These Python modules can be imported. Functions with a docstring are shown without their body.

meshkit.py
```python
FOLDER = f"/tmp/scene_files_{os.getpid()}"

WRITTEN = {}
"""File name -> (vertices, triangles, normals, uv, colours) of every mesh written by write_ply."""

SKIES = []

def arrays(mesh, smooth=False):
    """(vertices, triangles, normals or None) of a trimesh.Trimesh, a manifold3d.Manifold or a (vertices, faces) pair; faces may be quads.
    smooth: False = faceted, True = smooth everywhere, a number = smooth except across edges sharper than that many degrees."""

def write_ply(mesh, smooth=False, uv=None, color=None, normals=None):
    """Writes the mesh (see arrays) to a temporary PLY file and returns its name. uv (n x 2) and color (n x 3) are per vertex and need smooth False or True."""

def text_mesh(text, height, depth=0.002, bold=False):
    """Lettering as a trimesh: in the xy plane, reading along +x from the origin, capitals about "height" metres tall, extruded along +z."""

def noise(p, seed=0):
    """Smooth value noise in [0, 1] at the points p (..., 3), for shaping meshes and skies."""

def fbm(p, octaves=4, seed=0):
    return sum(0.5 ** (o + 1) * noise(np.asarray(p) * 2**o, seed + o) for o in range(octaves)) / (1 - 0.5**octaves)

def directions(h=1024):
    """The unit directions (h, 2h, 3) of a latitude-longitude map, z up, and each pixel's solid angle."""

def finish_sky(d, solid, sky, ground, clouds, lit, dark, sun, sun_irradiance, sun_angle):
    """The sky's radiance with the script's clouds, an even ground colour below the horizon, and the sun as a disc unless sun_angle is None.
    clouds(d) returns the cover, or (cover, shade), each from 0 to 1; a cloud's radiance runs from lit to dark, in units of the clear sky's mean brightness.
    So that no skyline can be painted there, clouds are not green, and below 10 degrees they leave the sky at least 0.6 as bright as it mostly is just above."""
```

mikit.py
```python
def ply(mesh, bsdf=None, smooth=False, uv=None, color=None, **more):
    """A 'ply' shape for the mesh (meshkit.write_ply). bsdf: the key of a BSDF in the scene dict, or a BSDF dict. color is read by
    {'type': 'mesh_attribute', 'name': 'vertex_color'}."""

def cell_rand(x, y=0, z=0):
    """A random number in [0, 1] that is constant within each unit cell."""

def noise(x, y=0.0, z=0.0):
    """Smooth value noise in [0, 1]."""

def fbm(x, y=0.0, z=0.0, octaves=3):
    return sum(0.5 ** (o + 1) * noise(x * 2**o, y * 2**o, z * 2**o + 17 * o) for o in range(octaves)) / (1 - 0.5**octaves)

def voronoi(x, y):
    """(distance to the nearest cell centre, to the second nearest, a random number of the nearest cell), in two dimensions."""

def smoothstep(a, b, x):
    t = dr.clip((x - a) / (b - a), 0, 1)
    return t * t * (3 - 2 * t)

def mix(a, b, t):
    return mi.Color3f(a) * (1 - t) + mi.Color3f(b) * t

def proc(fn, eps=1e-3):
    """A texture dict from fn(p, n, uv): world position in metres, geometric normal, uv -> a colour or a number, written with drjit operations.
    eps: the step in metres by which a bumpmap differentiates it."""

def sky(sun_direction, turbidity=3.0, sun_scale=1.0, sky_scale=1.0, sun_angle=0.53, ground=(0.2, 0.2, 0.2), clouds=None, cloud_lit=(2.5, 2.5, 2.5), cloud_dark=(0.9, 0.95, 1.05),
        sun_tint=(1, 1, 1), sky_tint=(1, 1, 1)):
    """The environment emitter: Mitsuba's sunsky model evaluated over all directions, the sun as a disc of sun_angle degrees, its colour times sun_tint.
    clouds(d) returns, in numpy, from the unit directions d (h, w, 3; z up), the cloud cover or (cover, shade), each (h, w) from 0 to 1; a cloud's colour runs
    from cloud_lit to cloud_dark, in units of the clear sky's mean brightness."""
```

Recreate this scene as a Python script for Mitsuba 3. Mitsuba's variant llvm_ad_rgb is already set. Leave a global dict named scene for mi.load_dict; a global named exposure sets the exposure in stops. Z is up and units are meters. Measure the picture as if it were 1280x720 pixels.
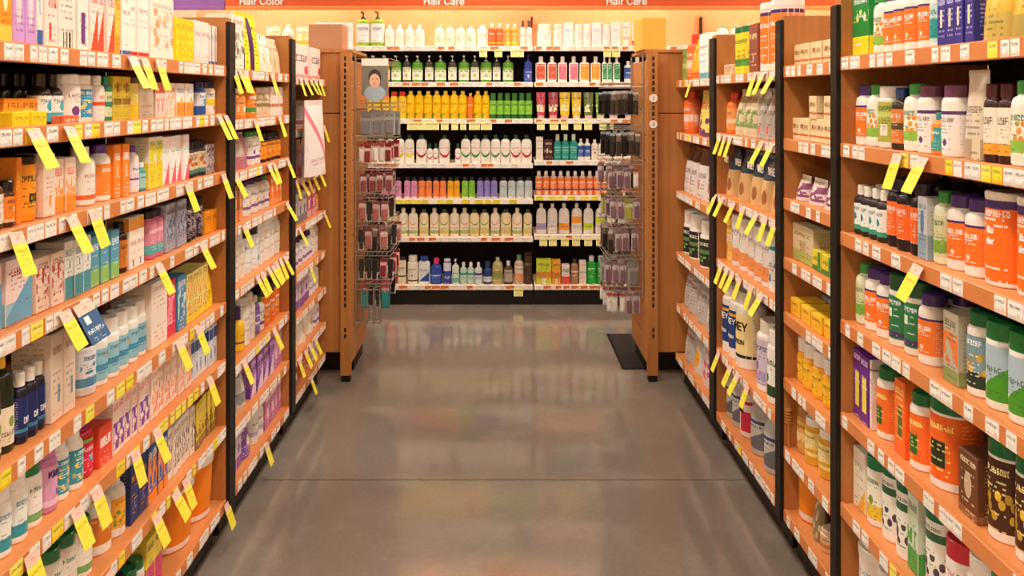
import math, random
import numpy as np, trimesh, mitsuba as mi, drjit as dr
import mikit, meshkit
from mikit import noise, fbm, cell_rand, smoothstep, mix, voronoi

T = mi.ScalarTransform4f
rng = random.Random(11)
scene, labels = {}, {}

# ------------------------------------------------------------------ camera, lamps, exposure
EYE = 1.6                       # height of the lens above the floor
exposure = 0.0
scene['camera'] = {'type': 'perspective', 'fov': math.degrees(2 * math.atan(640 / 1080)), 'fov_axis': 'x', 'near_clip': 0.05, 'far_clip': 60.0,
                   'principal_point_offset_x': 16 / 1280, 'principal_point_offset_y': 240 / 720,
                   'to_world': T().look_at(origin=[0, 0, EYE], target=[0, 1, EYE], up=[0, 0, 1])}
CEIL = 3.3
LAMP = [24.0, 22.0, 19.4]
COVE = [22.0, 19.8, 16.8]
LAMP_X, LAMP_Y = (-2.6, 0.0, 2.6), (-1.2, 0.6, 2.4, 4.2, 6.0)

# ------------------------------------------------------------------ helpers
def lin(h):
    h = ''.join(c * 2 for c in h) if len(h) == 3 else h
    c = [int(h[i:i + 2], 16) / 255 for i in (0, 2, 4)]
    return [x / 12.92 if x <= .04045 else ((x + .055) / 1.055) ** 2.4 for x in c]

def rgb(h):
    return {'type': 'rgb', 'value': lin(h)}

_taken = {}
def fresh(name):
    n = _taken.get(name, 0)
    _taken[name] = n + 1
    return name if n == 0 else f'{name}_{n:03d}'

def note(key, label=None, category=None, group=None, kind=None):
    d = {}
    if label: d['label'] = label
    if category: d['category'] = category
    if group: d['group'] = group
    if kind: d['kind'] = kind
    if d: labels[key] = d

def ref(b):
    return {'type': 'ref', 'id': b}

def add(key, shape, to_world=None):
    s = dict(shape)
    if to_world is not None: s['to_world'] = to_world
    scene[key] = s
    return key

def part(parent, name, shape, to_world=None):
    return add(fresh(parent + '__' + name), shape, to_world)

class MB:
    """collects boxes and bars into one mesh"""
    def __init__(s): s.m = []
    def box(s, x0, x1, y0, y1, z0, z1, bevel=0.0):
        lo, hi = np.minimum([x0, y0, z0], [x1, y1, z1]), np.maximum([x0, y0, z0], [x1, y1, z1])
        if bevel:
            v, f = chamfer_box(hi - lo, bevel)[:2]
            s.m.append(trimesh.Trimesh(v + (lo + hi) / 2, f, process=False))
        else:
            b = trimesh.creation.box(hi - lo); b.apply_translation((lo + hi) / 2); s.m.append(b)
        return s
    def bar(s, p, q, r, n=6):
        s.m.append(trimesh.creation.cylinder(radius=r, segment=[p, q], sections=n)); return s
    def mesh(s): return trimesh.util.concatenate(s.m)
    def ply(s, bsdf, smooth=False): return mikit.ply(s.mesh(), bsdf, smooth=smooth)

def chamfer_box(size, c):
    """box centred at the origin with chamfered edges: vertices per face, faces, and (face code, s, t) of each vertex"""
    h = np.asarray(size) / 2
    c = min(c, h.min() * .6)
    V, F, U, corner = [], [], [], {}
    for ax in range(3):
        for sg in (-1, 1):
            a, b = [(1, 2), (0, 2), (0, 1)][ax]
            quad = []
            for (p, q) in ((-1, -1), (1, -1), (1, 1), (-1, 1)):
                v = np.zeros(3); v[ax] = sg * h[ax]; v[a] = p * (h[a] - c); v[b] = q * (h[b] - c)
                k = [0, 0, 0]; k[ax], k[a], k[b] = sg, p, q
                corner[(ax, tuple(k))] = v
                quad.append(len(V)); V.append(v); U.append((ax * 2 + (sg > 0), (p + 1) / 2, (q + 1) / 2))
            n = np.cross(V[quad[1]] - V[quad[0]], V[quad[2]] - V[quad[0]])
            if n[ax] * sg < 0: quad = quad[::-1]
            F += [[quad[0], quad[1], quad[2]], [quad[0], quad[2], quad[3]]]
    def poly(pts):
        pts = [np.array(p) for p in pts]
        n = np.cross(pts[1] - pts[0], pts[2] - pts[0])
        if n @ sum(pts) < 0: pts = pts[::-1]
        i = len(V); V.extend(pts); U.extend([(9, 0, 0)] * len(pts))
        for k in range(1, len(pts) - 1): F.append([i, i + k, i + k + 1])
    for e in range(3):
        a, b = [x for x in range(3) if x != e]
        for p in (-1, 1):
            for q in (-1, 1):
                k0, k1 = [0, 0, 0], [0, 0, 0]
                k0[e], k1[e] = -1, 1
                for k in (k0, k1): k[a], k[b] = p, q
                poly([corner[(a, tuple(k0))], corner[(a, tuple(k1))], corner[(b, tuple(k1))], corner[(b, tuple(k0))]])
    for p in (-1, 1):
        for q in (-1, 1):
            for r in (-1, 1): poly([corner[(0, (p, q, r))], corner[(1, (p, q, r))], corner[(2, (p, q, r))]])
    return np.array(V), np.array(F), U

# ------------------------------------------------------------------ printed packaging: one table of designs, one procedural print
DES = []                        # rows of numbers
DKEY = {}                       # name -> design
BODY, CAP, GROUND, BAND, ACCENT, INK = 2.5, 3.5, 4.5, 5.5, 6.5, 7.5

def D(key, shape, size, cols, desc, band=(9, 9), pic=(0, 0, .3, .2), title=(.72, .14), **kw):
    c = cols.split()
    c = c + [c[-1]] * (6 - len(c))
    row = sum((lin(x) for x in c), []) + list(band) + list(pic) + list(title)
    DKEY[key] = dict(id=len(DES), shape=shape, size=size, desc=desc, **kw)
    DES.append(row)

def print_fn(p, n, uv):
    u, v = mi.Float(uv.x), mi.Float(uv.y)
    kf = dr.floor(u)
    k = mi.UInt32(dr.clip(kf, 0, len(DES) - 1))
    fu = u - kf
    g = lambda j: dr.gather(mi.Float, TAB[j], k)
    col = lambda j: mi.Color3f(g(3 * j), g(3 * j + 1), g(3 * j + 2))
    body, cap, ground, band, acc, ink = (col(j) for j in range(6))
    b0, b1, pt, sx, sy, sr, tv, th = (g(18 + j) for j in range(8))
    mx = (fu - .5) / .17
    am = dr.abs(mx)
    main = am < 1.02
    c = dr.select((v > b0) & (v < b1), band, ground)
    dx, dy = mx - sx, v - sy
    e1 = (pt == 1) & (dr.abs(dx) < sr * 2) & (dr.abs(dy) < sr)
    e2 = (pt == 2) & (dr.square(dx / (sr * 2)) + dr.square(dy / sr) < 1)
    e3 = (pt == 3) & (v < sy + .3 * mx)
    f1, f2, w = voronoi(mx * 2.2 + kf * 7.3, v * 5 + kf)
    e4 = (pt == 4) & (f1 < .36) & (dr.abs(dy) < sr)
    e5 = (pt == 5) & (dr.abs(dy) < sr) & (fbm(mx * 3 + kf * 3.1, v * 7) > .47)
    e6 = (pt == 6) & (dr.abs(dx) < sr * 2)
    e7 = (pt == 7) & (dr.abs(dx) < .6) & (dr.abs(dy) < sr) & (cell_rand(dr.floor(mx * 22), kf) > .5)
    e9 = (pt == 9) & (dr.abs(dx * .45 + dy) < sr)
    e8 = (pt == 8) & (dr.abs(dy - .28 * mx * mx + .1) < sr)
    c = dr.select(main & (e1 | e2 | e3 | e4 | e5 | e6 | e7 | e8 | e9), dr.select(e4, mix(acc, band, w * .6), acc), c)
    # title glyphs
    cx = mx / dr.maximum(th, .02) * .6
    ly = (v - tv) / dr.maximum(th, .02) + .5
    lx = cx - dr.floor(cx)
    ci, ri, li = dr.floor(lx * 4), dr.floor(ly * 5), dr.floor(cx)
    gl = ((ci == 0) & (cell_rand(li, 1, kf) > .12)) | (((ri == 0) | (ri == 2) | (ri == 4)) & (cell_rand(li, ri, kf + 3) > .42)) | ((ci == 2) & (cell_rand(li, dr.floor(ly * 2), kf + 9) > .45))
    on = main & (am < .82) & (ly > 0) & (ly < 1) & (lx < .75) & gl & (th > 0)
    # small lines
    rowv = v / .075
    small = main & (v < tv - th * .7) & (am < .7) & (rowv - dr.floor(rowv) < .38) & (noise(mx * 9 + kf, dr.floor(rowv) * 5.3, kf) > .5) & (cell_rand(dr.floor(rowv), kf, 5) > .45) & (th > 0)
    side = (am > 1.12) & (am < 2.2) & (v > .08) & (v < .92) & (v * 17 - dr.floor(v * 17) < .42) & (noise(mx * 14, dr.floor(v * 17) * 3.7, kf) > .4) & (v < 1.5)
    c = dr.select(on, ink, c)
    c = dr.select(small, mix(c, ink, .6), c)
    c = dr.select(side, mix(c, ink, .38), c)
    vi = dr.floor(v)
    for q, s in ((2, body), (3, cap), (4, ground), (5, band), (6, acc), (7, ink)):
        c = dr.select(vi == q, s, c)
    return c

# ------------------------------------------------------------------ materials
def wood_fn(p, n, uv):
    g = fbm(p.x * 60 + p.y * 60, p.z * 1.6, 3.0, 4)
    fine = noise(p.x * 300 + p.y * 300, p.z * 12)
    c = mix(lin('b06f36'), lin('b97a40'), smoothstep(.25, .75, g))
    return mix(c, lin('9c622e'), .2 * fine)

def board_fn(p, n, uv):
    g = fbm(p.x * 14, p.y * 3.0 + p.x * 3, p.z * 2, 3)
    return mix(lin('cc7a42'), lin('d88c52'), g)

def floor_fn(p, n, uv):
    big = fbm(p.x * .9, p.y * .9, 0, 4)
    mid = fbm(p.x * 5 + 9, p.y * 5, 2, 4)
    fine = noise(p.x * 120, p.y * 120)
    c = mix(lin('7b6f64'), lin('897d71'), smoothstep(.3, .7, big))
    c = mix(c, lin('958a7d'), .35 * smoothstep(.5, .8, mid))
    c = mix(c, lin('6a6057'), .25 * smoothstep(.6, .85, fbm(p.x * 2.3, p.y * 2.3 + 4, 7, 4)))
    return c * (.94 + .1 * fine)

def floor_rough(p, n, uv):
    return .07 + .06 * fbm(p.x * 3, p.y * 3, 5, 3)

def princ(color, rough, **kw):
    return {'type': 'principled', 'base_color': color if isinstance(color, dict) else rgb(color), 'roughness': rough, **kw}

def two(b): return {'type': 'twosided', 'bsdf': b}

def materials():
    scene['print_paper'] = two(princ(mikit.proc(print_fn), .42, specular=.4))
    scene['print_plastic'] = two(princ(mikit.proc(print_fn), .22, specular=.5))
    scene['wood'] = two(princ(mikit.proc(wood_fn), .45, specular=.4))
    scene['shelf_laminate'] = two(princ(mikit.proc(board_fn), .4, specular=.4))
    scene['black_trim'] = two(princ('17120f', .45, specular=.3))
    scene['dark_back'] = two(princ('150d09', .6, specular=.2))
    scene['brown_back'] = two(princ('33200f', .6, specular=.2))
    scene['concrete'] = princ(mikit.proc(floor_fn), mikit.proc(floor_rough), specular=.9, clearcoat=.6, clearcoat_gloss=.9)
    scene['joint'] = two(princ('3a332d', .8))
    scene['paint_white'] = two(princ('efe8da', .8, specular=.2))
    scene['ceiling_grey'] = two(princ('b4aca0', .85, specular=.2))
    scene['paint_cream'] = two(princ('f0d8b8', .7, specular=.2))
    scene['paint_peach'] = two(princ('e3ab7c', .7, specular=.2))
    scene['sign_red'] = two(princ('d8592a', .5, specular=.3))
    scene['sign_purple'] = two(princ('8b5a9c', .5, specular=.3))
    scene['sign_trim'] = two(princ('e88a4a', .5, specular=.3))
    scene['white_gloss'] = two(princ('f4efe4', .35))
    scene['steel'] = two(princ('b9b4ac', .3, metallic=.9))
    scene['rubber'] = two(princ('33302e', .75, specular=.25))
    scene['clear_plastic'] = {'type': 'thindielectric', 'int_ior': 1.4}

# ------------------------------------------------------------------ product shapes: dict part -> (vertices, faces, uv, smooth)
def lathe(prof, seg, sq, k, code=None, arc=None, z0=0., z1=1.):
    """code: a plain colour of the design; else the print, over arc degrees, v from z0 to z1"""
    P, cuts = [np.array(q, float) for q in prof], []
    runs, cur = [], [P[0]]
    for i in range(1, len(P)):
        cur.append(P[i])
        if i < len(P) - 1:
            a, b = P[i] - P[i - 1], P[i + 1] - P[i]
            ca = a @ b / (np.linalg.norm(a) * np.linalg.norm(b) + 1e-12)
            if ca < math.cos(math.radians(38)):
                runs.append(cur); cur = [P[i]]
    runs.append(cur)
    full = arc is None
    n = seg if full else seg + 1
    th = np.arange(seg) * 2 * np.pi / seg if full else np.radians(np.linspace(-arc / 2, arc / 2, n))
    V, F, U = [], [], []
    for run in runs:
        base = len(V)
        for (r, z) in run:
            for t in th:
                V.append((r * math.sin(t), -r * math.cos(t) * sq, z))
                U.append((k + .5, code) if code is not None else (k + .5 + math.degrees(t) / 360, (z - z0) / (z1 - z0) * .998 + .001))
        for j in range(len(run) - 1):
            for i in range(seg):
                a, b = base + j * n + i, base + j * n + (i + 1) % n
                c, d = a + n, b + n
                if run[j][0] > 1e-6: F.append((a, b, d))
                if run[j + 1][0] > 1e-6: F.append((a, d, c))
    return np.array(V), np.array(F), np.array(U), True

def loft(hw, hd, z0, z1, k, nz=7, nx=8, printed=True):
    """front sheet printed, back sheet plain; hw, hd: half width and half depth as functions of t in 0..1"""
    V, F, U = [], [], []
    for side in (0, 1):
        base = len(V)
        for j in range(nz + 1):
            t = j / nz
            for i in range(nx + 1):
                ph = -math.pi / 2 + math.pi * i / nx
                x, y = hw(t) * math.sin(ph), -hd(t) * math.cos(ph)
                V.append((x, y if side == 0 else -y, z0 + (z1 - z0) * t))
                U.append((k + .5 + .168 * math.sin(ph), .002 + .996 * t) if side == 0 else (k + .5, GROUND))
        for j in range(nz):
            for i in range(nx):
                a = base + j * (nx + 1) + i
                q = [a, a + 1, a + nx + 2, a + nx + 1]
                if side: q = q[::-1]
                F += [(q[0], q[1], q[2]), (q[0], q[2], q[3])]
    b = len(V)                                        # the bottom
    ring = [(hw(0) * math.sin(a), -hd(0) * math.cos(a), z0) for a in np.arange(12) * math.pi / 6]
    V += ring; U += [(k + .5, GROUND)] * 12
    F += [(b, b + i + 1, b + i) for i in range(1, 11)]
    return np.array(V), np.array(F), np.array(U), True

def boxp(w, d, h, k, c=.0015, code=None):
    v, f, us = chamfer_box((w, d, h), c)
    U = []
    for (fc, s, t) in us:
        if code is not None: U.append((k + .5, code))
        elif fc == 2: U.append((k + .5 + .168 * (2 * s - 1), .004 + .992 * t))
        elif fc == 3: U.append((k + .5 - .168 * (2 * s - 1), .004 + .992 * t))
        elif fc in (0, 1): U.append((k + (.09 + .22 * s if fc == 0 else .91 - .22 * s), .004 + .992 * t))
        else: U.append((k + .5, GROUND))
    return v + [0, 0, h / 2], f, np.array(U), False

def join(*ms):
    V, F, U, n = [], [], [], 0
    for v, f, u, _ in ms:
        V.append(v); F.append(np.asarray(f) + n); U.append(u); n += len(v)
    return np.vstack(V), np.vstack(F), np.vstack(U), ms[0][3]

def moved(m, d): return m[0] + np.array(d), m[1], m[2], m[3]

def letters(lines, R, sq=1., flat_y=None, arc=None):
    """lettering that lies on a round (or flat) front: lines = [(text, cap height, z of the baseline)]"""
    out = []
    for text, hh, z in lines:
        m = meshkit.text_mesh(text, hh, .0012, bold=True)
        v = m.vertices.copy()
        v[:, 0] -= (v[:, 0].min() + v[:, 0].max()) / 2
        if R is None:
            w = np.stack([v[:, 0], flat_y - v[:, 2], v[:, 1] + z], 1)
        else:
            a = v[:, 0] / R
            w = np.stack([(R + v[:, 2]) * np.sin(a), -(R + v[:, 2]) * np.cos(a) * sq, v[:, 1] + z], 1)
        out.append((w, m.faces))
    n, V, F = 0, [], []
    for v, f in out: V.append(v); F.append(f + n); n += len(v)
    return np.vstack(V), np.vstack(F)

def build_design(d, seg):
    k, s, z = d['id'], d['shape'], d['size']
    parts, PL, PA = {}, 'print_plastic', 'print_paper'
    if s in ('bottle', 'jar', 'can', 'pump', 'dropper', 'tub'):
        w, h = z[:2]
        pre = {'bottle': (.62, .17, .13), 'jar': (.88, .2, .07), 'can': (1.03, .12, .004), 'pump': (.34, .05, .12), 'dropper': (.36, .3, .16), 'tub': (1.05, .14, .006)}[s]
        capr, caph, sh = d.get('cap', pre)
        sq, R = d.get('sq', 1.), w / 2
        if s == 'pump': hb = h * .84
        else: hb = h
        zc = hb - caph * hb
        zs = zc - sh * hb - (.004 if s in ('bottle', 'pump', 'dropper') else .001)
        rn = min(R * capr * .9, R * .97)
        tp = d.get('taper', 1.)
        prof = [(0, 0), (R * tp - .003, 0), (R * tp, .004), (R, zs)]
        prof += [(rn + (R - rn) * math.cos(a) ** .8, zs + sh * hb * math.sin(a)) for a in (.4, .8, 1.15, 1.5)] + [(rn, zc)]
        body = lathe(prof, seg, sq, k, BODY)
        parts['body'] = (body, PL)
        l0, l1 = d.get('lab', (.1, zs / hb - .02))
        if l1 > l0:
            q0, q1 = hb * l0, hb * l1
            rr = lambda zz: R * (tp + (1 - tp) * min(1, zz / zs)) + .0007
            parts['label'] = (lathe([(rr(q0), q0), (rr(q1), q1)], seg, sq, k, None, d.get('arc', 320), q0, q1), PA)
        rc = R * capr
        cap = lathe([(rn * .8, zc - .0005), (rc, zc), (rc, hb - .003), (rc - .003, hb), (0, hb)], seg, sq if s == 'tub' or sq < .9 and capr > .7 else 1, k, CAP)
        if s == 'dropper':
            cap = lathe([(rn * .8, zc), (rc, zc), (rc, zc + .012), (rc * .55, zc + .014), (rc * .6, hb - .01), (rc * .35, hb), (0, hb)], 10, 1, k, CAP)
        if s == 'pump':
            cap = join(cap, lathe([(R * .1, hb), (R * .1, h - .012)], 6, 1, k, CAP), moved(boxp(.016, R * 1.5, .012, k, .002, CAP), (0, -R * .45, h - .012)))
            parts['pump'] = (cap, PL)
        else:
            parts['lid' if s in ('jar', 'can', 'tub') else 'cap'] = (cap, PL)
        if 'text' in d:
            parts['lettering'] = (letters([(t, hh * h, zz * h) for t, hh, zz in d['text']], R + .001, sq), INK)
    elif s == 'carton':
        w, dd, h = z
        parts['body'] = (boxp(w, dd, h, k), PA)
        if 'text' in d: parts['lettering'] = (letters([(t, hh * h, zz * h) for t, hh, zz in d['text']], None, flat_y=-dd / 2), INK)
    elif s == 'pouch':
        w, dd, h = z
        hd = lambda t: max(.0015, dd / 2 * (1 - t ** 2.2) ** .8) if t < .93 else .0015
        hw = lambda t: w / 2 * (.96 + .04 * abs(2 * t - 1))
        parts['body'] = (loft(hw, hd, 0, h * .93, k, 8), PL)
        parts['seal'] = (boxp(w * .99, .003, h * .08, k, .001, CAP), PL)
        parts['seal'] = (moved(parts['seal'][0], (0, 0, h * .92)), PL)
        if 'text' in d: parts['lettering'] = (letters([(t, hh * h, zz * h) for t, hh, zz in d['text']], None, flat_y=-dd / 2 - .001), INK)
    elif s == 'tube':
        w, h = z
        R, ch = w / 2 * .84, h * .14
        parts['cap'] = (lathe([(0, 0), (R * .9, 0), (R * .9, ch), (0, ch)], seg, 1, k, CAP), PL)
        parts['body'] = (loft(lambda t: R + (w / 2 - R) * t, lambda t: R * max(.04, (1 - t) ** .8), ch, h, k, 6, 8), PL)
    elif s == 'packet':
        w, dd, h = z
        parts['card'] = (boxp(w, .002, h, k, .0005), PA)
        parts['blister'] = (moved(boxp(w * .72, dd, h * .55, k, .003, d.get('bcode', ACCENT)), (0, -dd / 2, h * .08)), PL)
    return parts

_plies = {}
def design_plies(key, seg):
    if (key, seg) not in _plies:
        out = {}
        for name, (m, bsdf) in build_design(DKEY[key], seg).items():
            if len(m) == 2:
                k = DKEY[key]['id']
                out[name] = mikit.ply(trimesh.Trimesh(m[0], m[1], process=False), 'print_paper', smooth=False, uv=np.tile([[k + .5, bsdf]], (len(m[0]), 1)))
            else:
                out[name] = mikit.ply(trimesh.Trimesh(m[0], m[1], process=False), bsdf, smooth=m[3], uv=m[2])
        _plies[(key, seg)] = out
    return _plies[(key, seg)]

# ------------------------------------------------------------------ placing
NUM = 'first second third fourth fifth sixth seventh eighth ninth tenth eleventh twelfth thirteenth fourteenth fifteenth sixteenth seventeenth eighteenth nineteenth twentieth'.split()
COUNT = 'one two three four five six seven eight nine ten eleven twelve thirteen fourteen fifteen sixteen seventeen eighteen nineteen twenty'.split()
pending = []          # (key, desc, category, where, order)
NAMES = {'bottle': ('bottle', 'bottle'), 'pump': ('pump_bottle', 'bottle'), 'dropper': ('dropper_bottle', 'bottle'), 'jar': ('jar', 'jar'), 'can': ('canister', 'canister'), 'tub': ('tub', 'tub'),
         'carton': ('carton', 'carton'), 'pouch': ('pouch', 'pouch'), 'tube': ('squeeze_tube', 'tube'), 'packet': ('packet', 'packet')}

def put(key, pos, rotz, where, order, seg=16, scale=(1, 1, 1), front='front'):
    d = DKEY[key]
    name, cat = d.get('name', NAMES[d['shape']])
    r = fresh(name)
    tw = T().translate(list(pos)).rotate([0, 0, 1], rotz).scale(list(scale))
    plies = design_plies(key, seg)
    if list(plies) == ['body']: add(r, plies['body'], tw)
    else:
        for pn, sh in plies.items(): part(r, pn, sh, tw)
    pending.append((r, d['desc'], cat, where, order, front))
    return r

def nwords(x): return len(x.replace('-', ' ').split())

def settle_labels():
    groups = {}
    for it in pending: groups.setdefault((it[1], it[3]), []).append(it)
    for (desc, where), its in groups.items():
        its.sort(key=lambda i: i[4])
        for n, (r, _, cat, _, _, front) in enumerate(its):
            o = NUM[n] if n < 20 else f'{n + 1}th'
            tries = [f'{desc} on the {where}', f'{desc}, {where}'] if len(its) == 1 else [f'{desc}, {o} from the {front}, {where}', f'{desc}, {o} from {front}, {where}', f'{desc}, {o}, {where}']
            lab = next((x for x in tries if nwords(x) <= 16), tries[-1])
            note(r, lab, cat, f'{cat}s on the {where}' if len(its) > 1 else None)

SH = ['top', 'second', 'third', 'fourth', 'fifth', 'sixth', 'seventh', 'eighth']
# bays: side, front plane x, y range, shelf heights, name, back row from shelf, facet count
BAYS = {
    'L1': (-1, .972, 1.2, 3.08, [1.705, 1.534, 1.33, 1.124, .863, .66, .424, .16], 'orange tub bay', 20),
    'L2': (-1, .972, 3.144, 4.007, [1.698, 1.51, 1.314, 1.115, .88, .60, .372, .16], 'purple carton bay', 14),
    'L3': (-1, .972, 4.077, 4.845, [1.689, 1.435, 1.2, .96, .737, .53, .334, .16], 'pink stripe bay', 12),
    'R1': (1, .989, 1.2, 2.507, [1.71, 1.46, 1.205, .95, .682, .42, .16], 'green lid bay', 22),
    'R2': (1, .989, 2.549, 3.008, [1.70, 1.449, 1.243, 1.037, .847, .619, .38, .16], 'honey bay', 18),
    'R3': (1, .989, 3.06, 3.94, [1.69, 1.43, 1.155, .86, .455, .16], 'whey bay', 16),
    'R4': (1, .989, 4.02, 4.845, [1.683, 1.396, 1.07, .729, .438, .16], 'berry pouch bay', 14),
}
WALL_Y = 6.6
WALLS = {
    'W1': (-1.10, .258, [1.979, 1.704, 1.423, 1.084, .81, .52, .153], 'shampoo wall', 14),
    'W2': (.268, 1.63, [1.979, 1.704, 1.423, 1.105, .836, .537, .153], 'tube wall', 14),
    'W0': (-2.46, -1.11, [1.979, 1.704, 1.423, 1.084, .81, .52, .153], 'hair color wall', 10),
    'W3': (1.64, 3.0, [1.979, 1.704, 1.423, 1.105, .836, .537, .153], 'navy carton wall', 10),
}

W, CR, K = 'efe9de', 'ead9b4', '1a1614'
for i_, (g_, a_, k_) in enumerate((('f4efe6', 'e8d0c0', '555'), ('f2ece2', 'f2ece2', '777'), ('f6f1e8', 'd8d0c8', '333'), ('f5e23a', 'f0c020', '554'), ('f7ea60', 'f5e23a', '665'), ('e8894a', 'f0e0d0', '944'))):
    D(f'price{i_}', 'flat', (1, 1), f'{g_} {g_} {g_} {a_} {a_} {k_}', 'label', (.0, .22), (1, .55, .3, .1), (.7, .17))
D('yellowtag', 'flat', (1, 1), 'f4e648 f4e648 f4e648 f4e648 ecd83a b8a428', 'tag', (9, 9), (1, 0, .2, .04), (.74, .1))
D('paletag', 'flat', (1, 1), 'f8f0a0 f8f0a0 f8f0a0 f8f0a0 f5e980 8a8040', 'tag', (9, 9), (0, 0, .2, .08), (.7, .18))
D('taghead', 'flat', (1, 1), 'eecbb8 eecbb8 eecbb8 eecbb8 e4a88e c99', 'tag', (.0, .2), (1, 0, .5, .12), (.8, .12))
D('bluecard', 'flat', (1, 1), '2f5c86 2f5c86 2f5c86 2f5c86 dfe6ea dfe6ea', 'card', (9, 9), (1, -.3, .75, .13), (.4, .12))

# ---- orange-tub bay
D('orangebox', 'carton', (.05, .07, .19), f'f49a1c f49a1c f49a1c f7c948 fbe3b0 c33', 'orange and yellow carton', (.0, .2), (2, 0, .55, .2), (.85, .1))
D('lilac', 'carton', (.06, .07, .19), f'c79ad6 c79ad6 c79ad6 9a5bb5 f4d6dc 6a2b8a', 'lilac carton with a round pink picture', (.8, 1), (2, 0, .45, .24), (.9, .1))
D('bluewhitebox', 'carton', (.04, .06, .19), f'{W} {W} {W} 2f62a8 7fb4dc 2f62a8', 'slim white carton with blue foot', (0, .2), (1, 0, .5, .1), (.75, .12))
D('redscript', 'carton', (.08, .08, .19), f'f6dfd4 {W} f6dfd4 f0c8b8 e2502f d8402a', 'pale pink carton with red lettering', (9, 9), (1, -.2, .2, .1), (.62, .28))
D('barcode', 'carton', (.10, .08, .19), f'f3e2d3 {W} f3e2d3 f3e2d3 3a2a28 6a5a55', 'cream carton with a barcode', (9, 9), (7, 0, .12, .1), (.8, .05))
D('purpletext', 'carton', (.05, .08, .19), f'{W} {W} {W} 7a3f8c 6d3a8a 6d3a8a', 'white carton with purple patch', (9, 9), (1, 0, .3, .2), (.8, .16))
D('redswoosh', 'carton', (.07, .08, .19), f'f4e4da {W} f4e4da d8402a e2502f d8402a', 'white carton with red swoosh', (9, 9), (3, 0, .3, .2), (.75, .2))
D('yellowslim', 'carton', (.04, .08, .18), f'f7c63a {W} f7c63a f0a020 f9e6a0 a52', 'slim golden yellow carton', (0, .3), (0, 0, .3, .2), (.75, .15))
D('whitered', 'carton', (.06, .08, .19), f'f5eee4 {W} f5eee4 d8302c e87a6a 776', 'white carton with red foot', (0, .08), (0, 0, .3, .2), (.7, .06))
D('whiteblue', 'carton', (.06, .08, .19), f'f5eee4 {W} f5eee4 3a5fb0 e8a070 776', 'white carton with small blue foot', (0, .08), (2, 0, .8, .06), (.62, .06))
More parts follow.
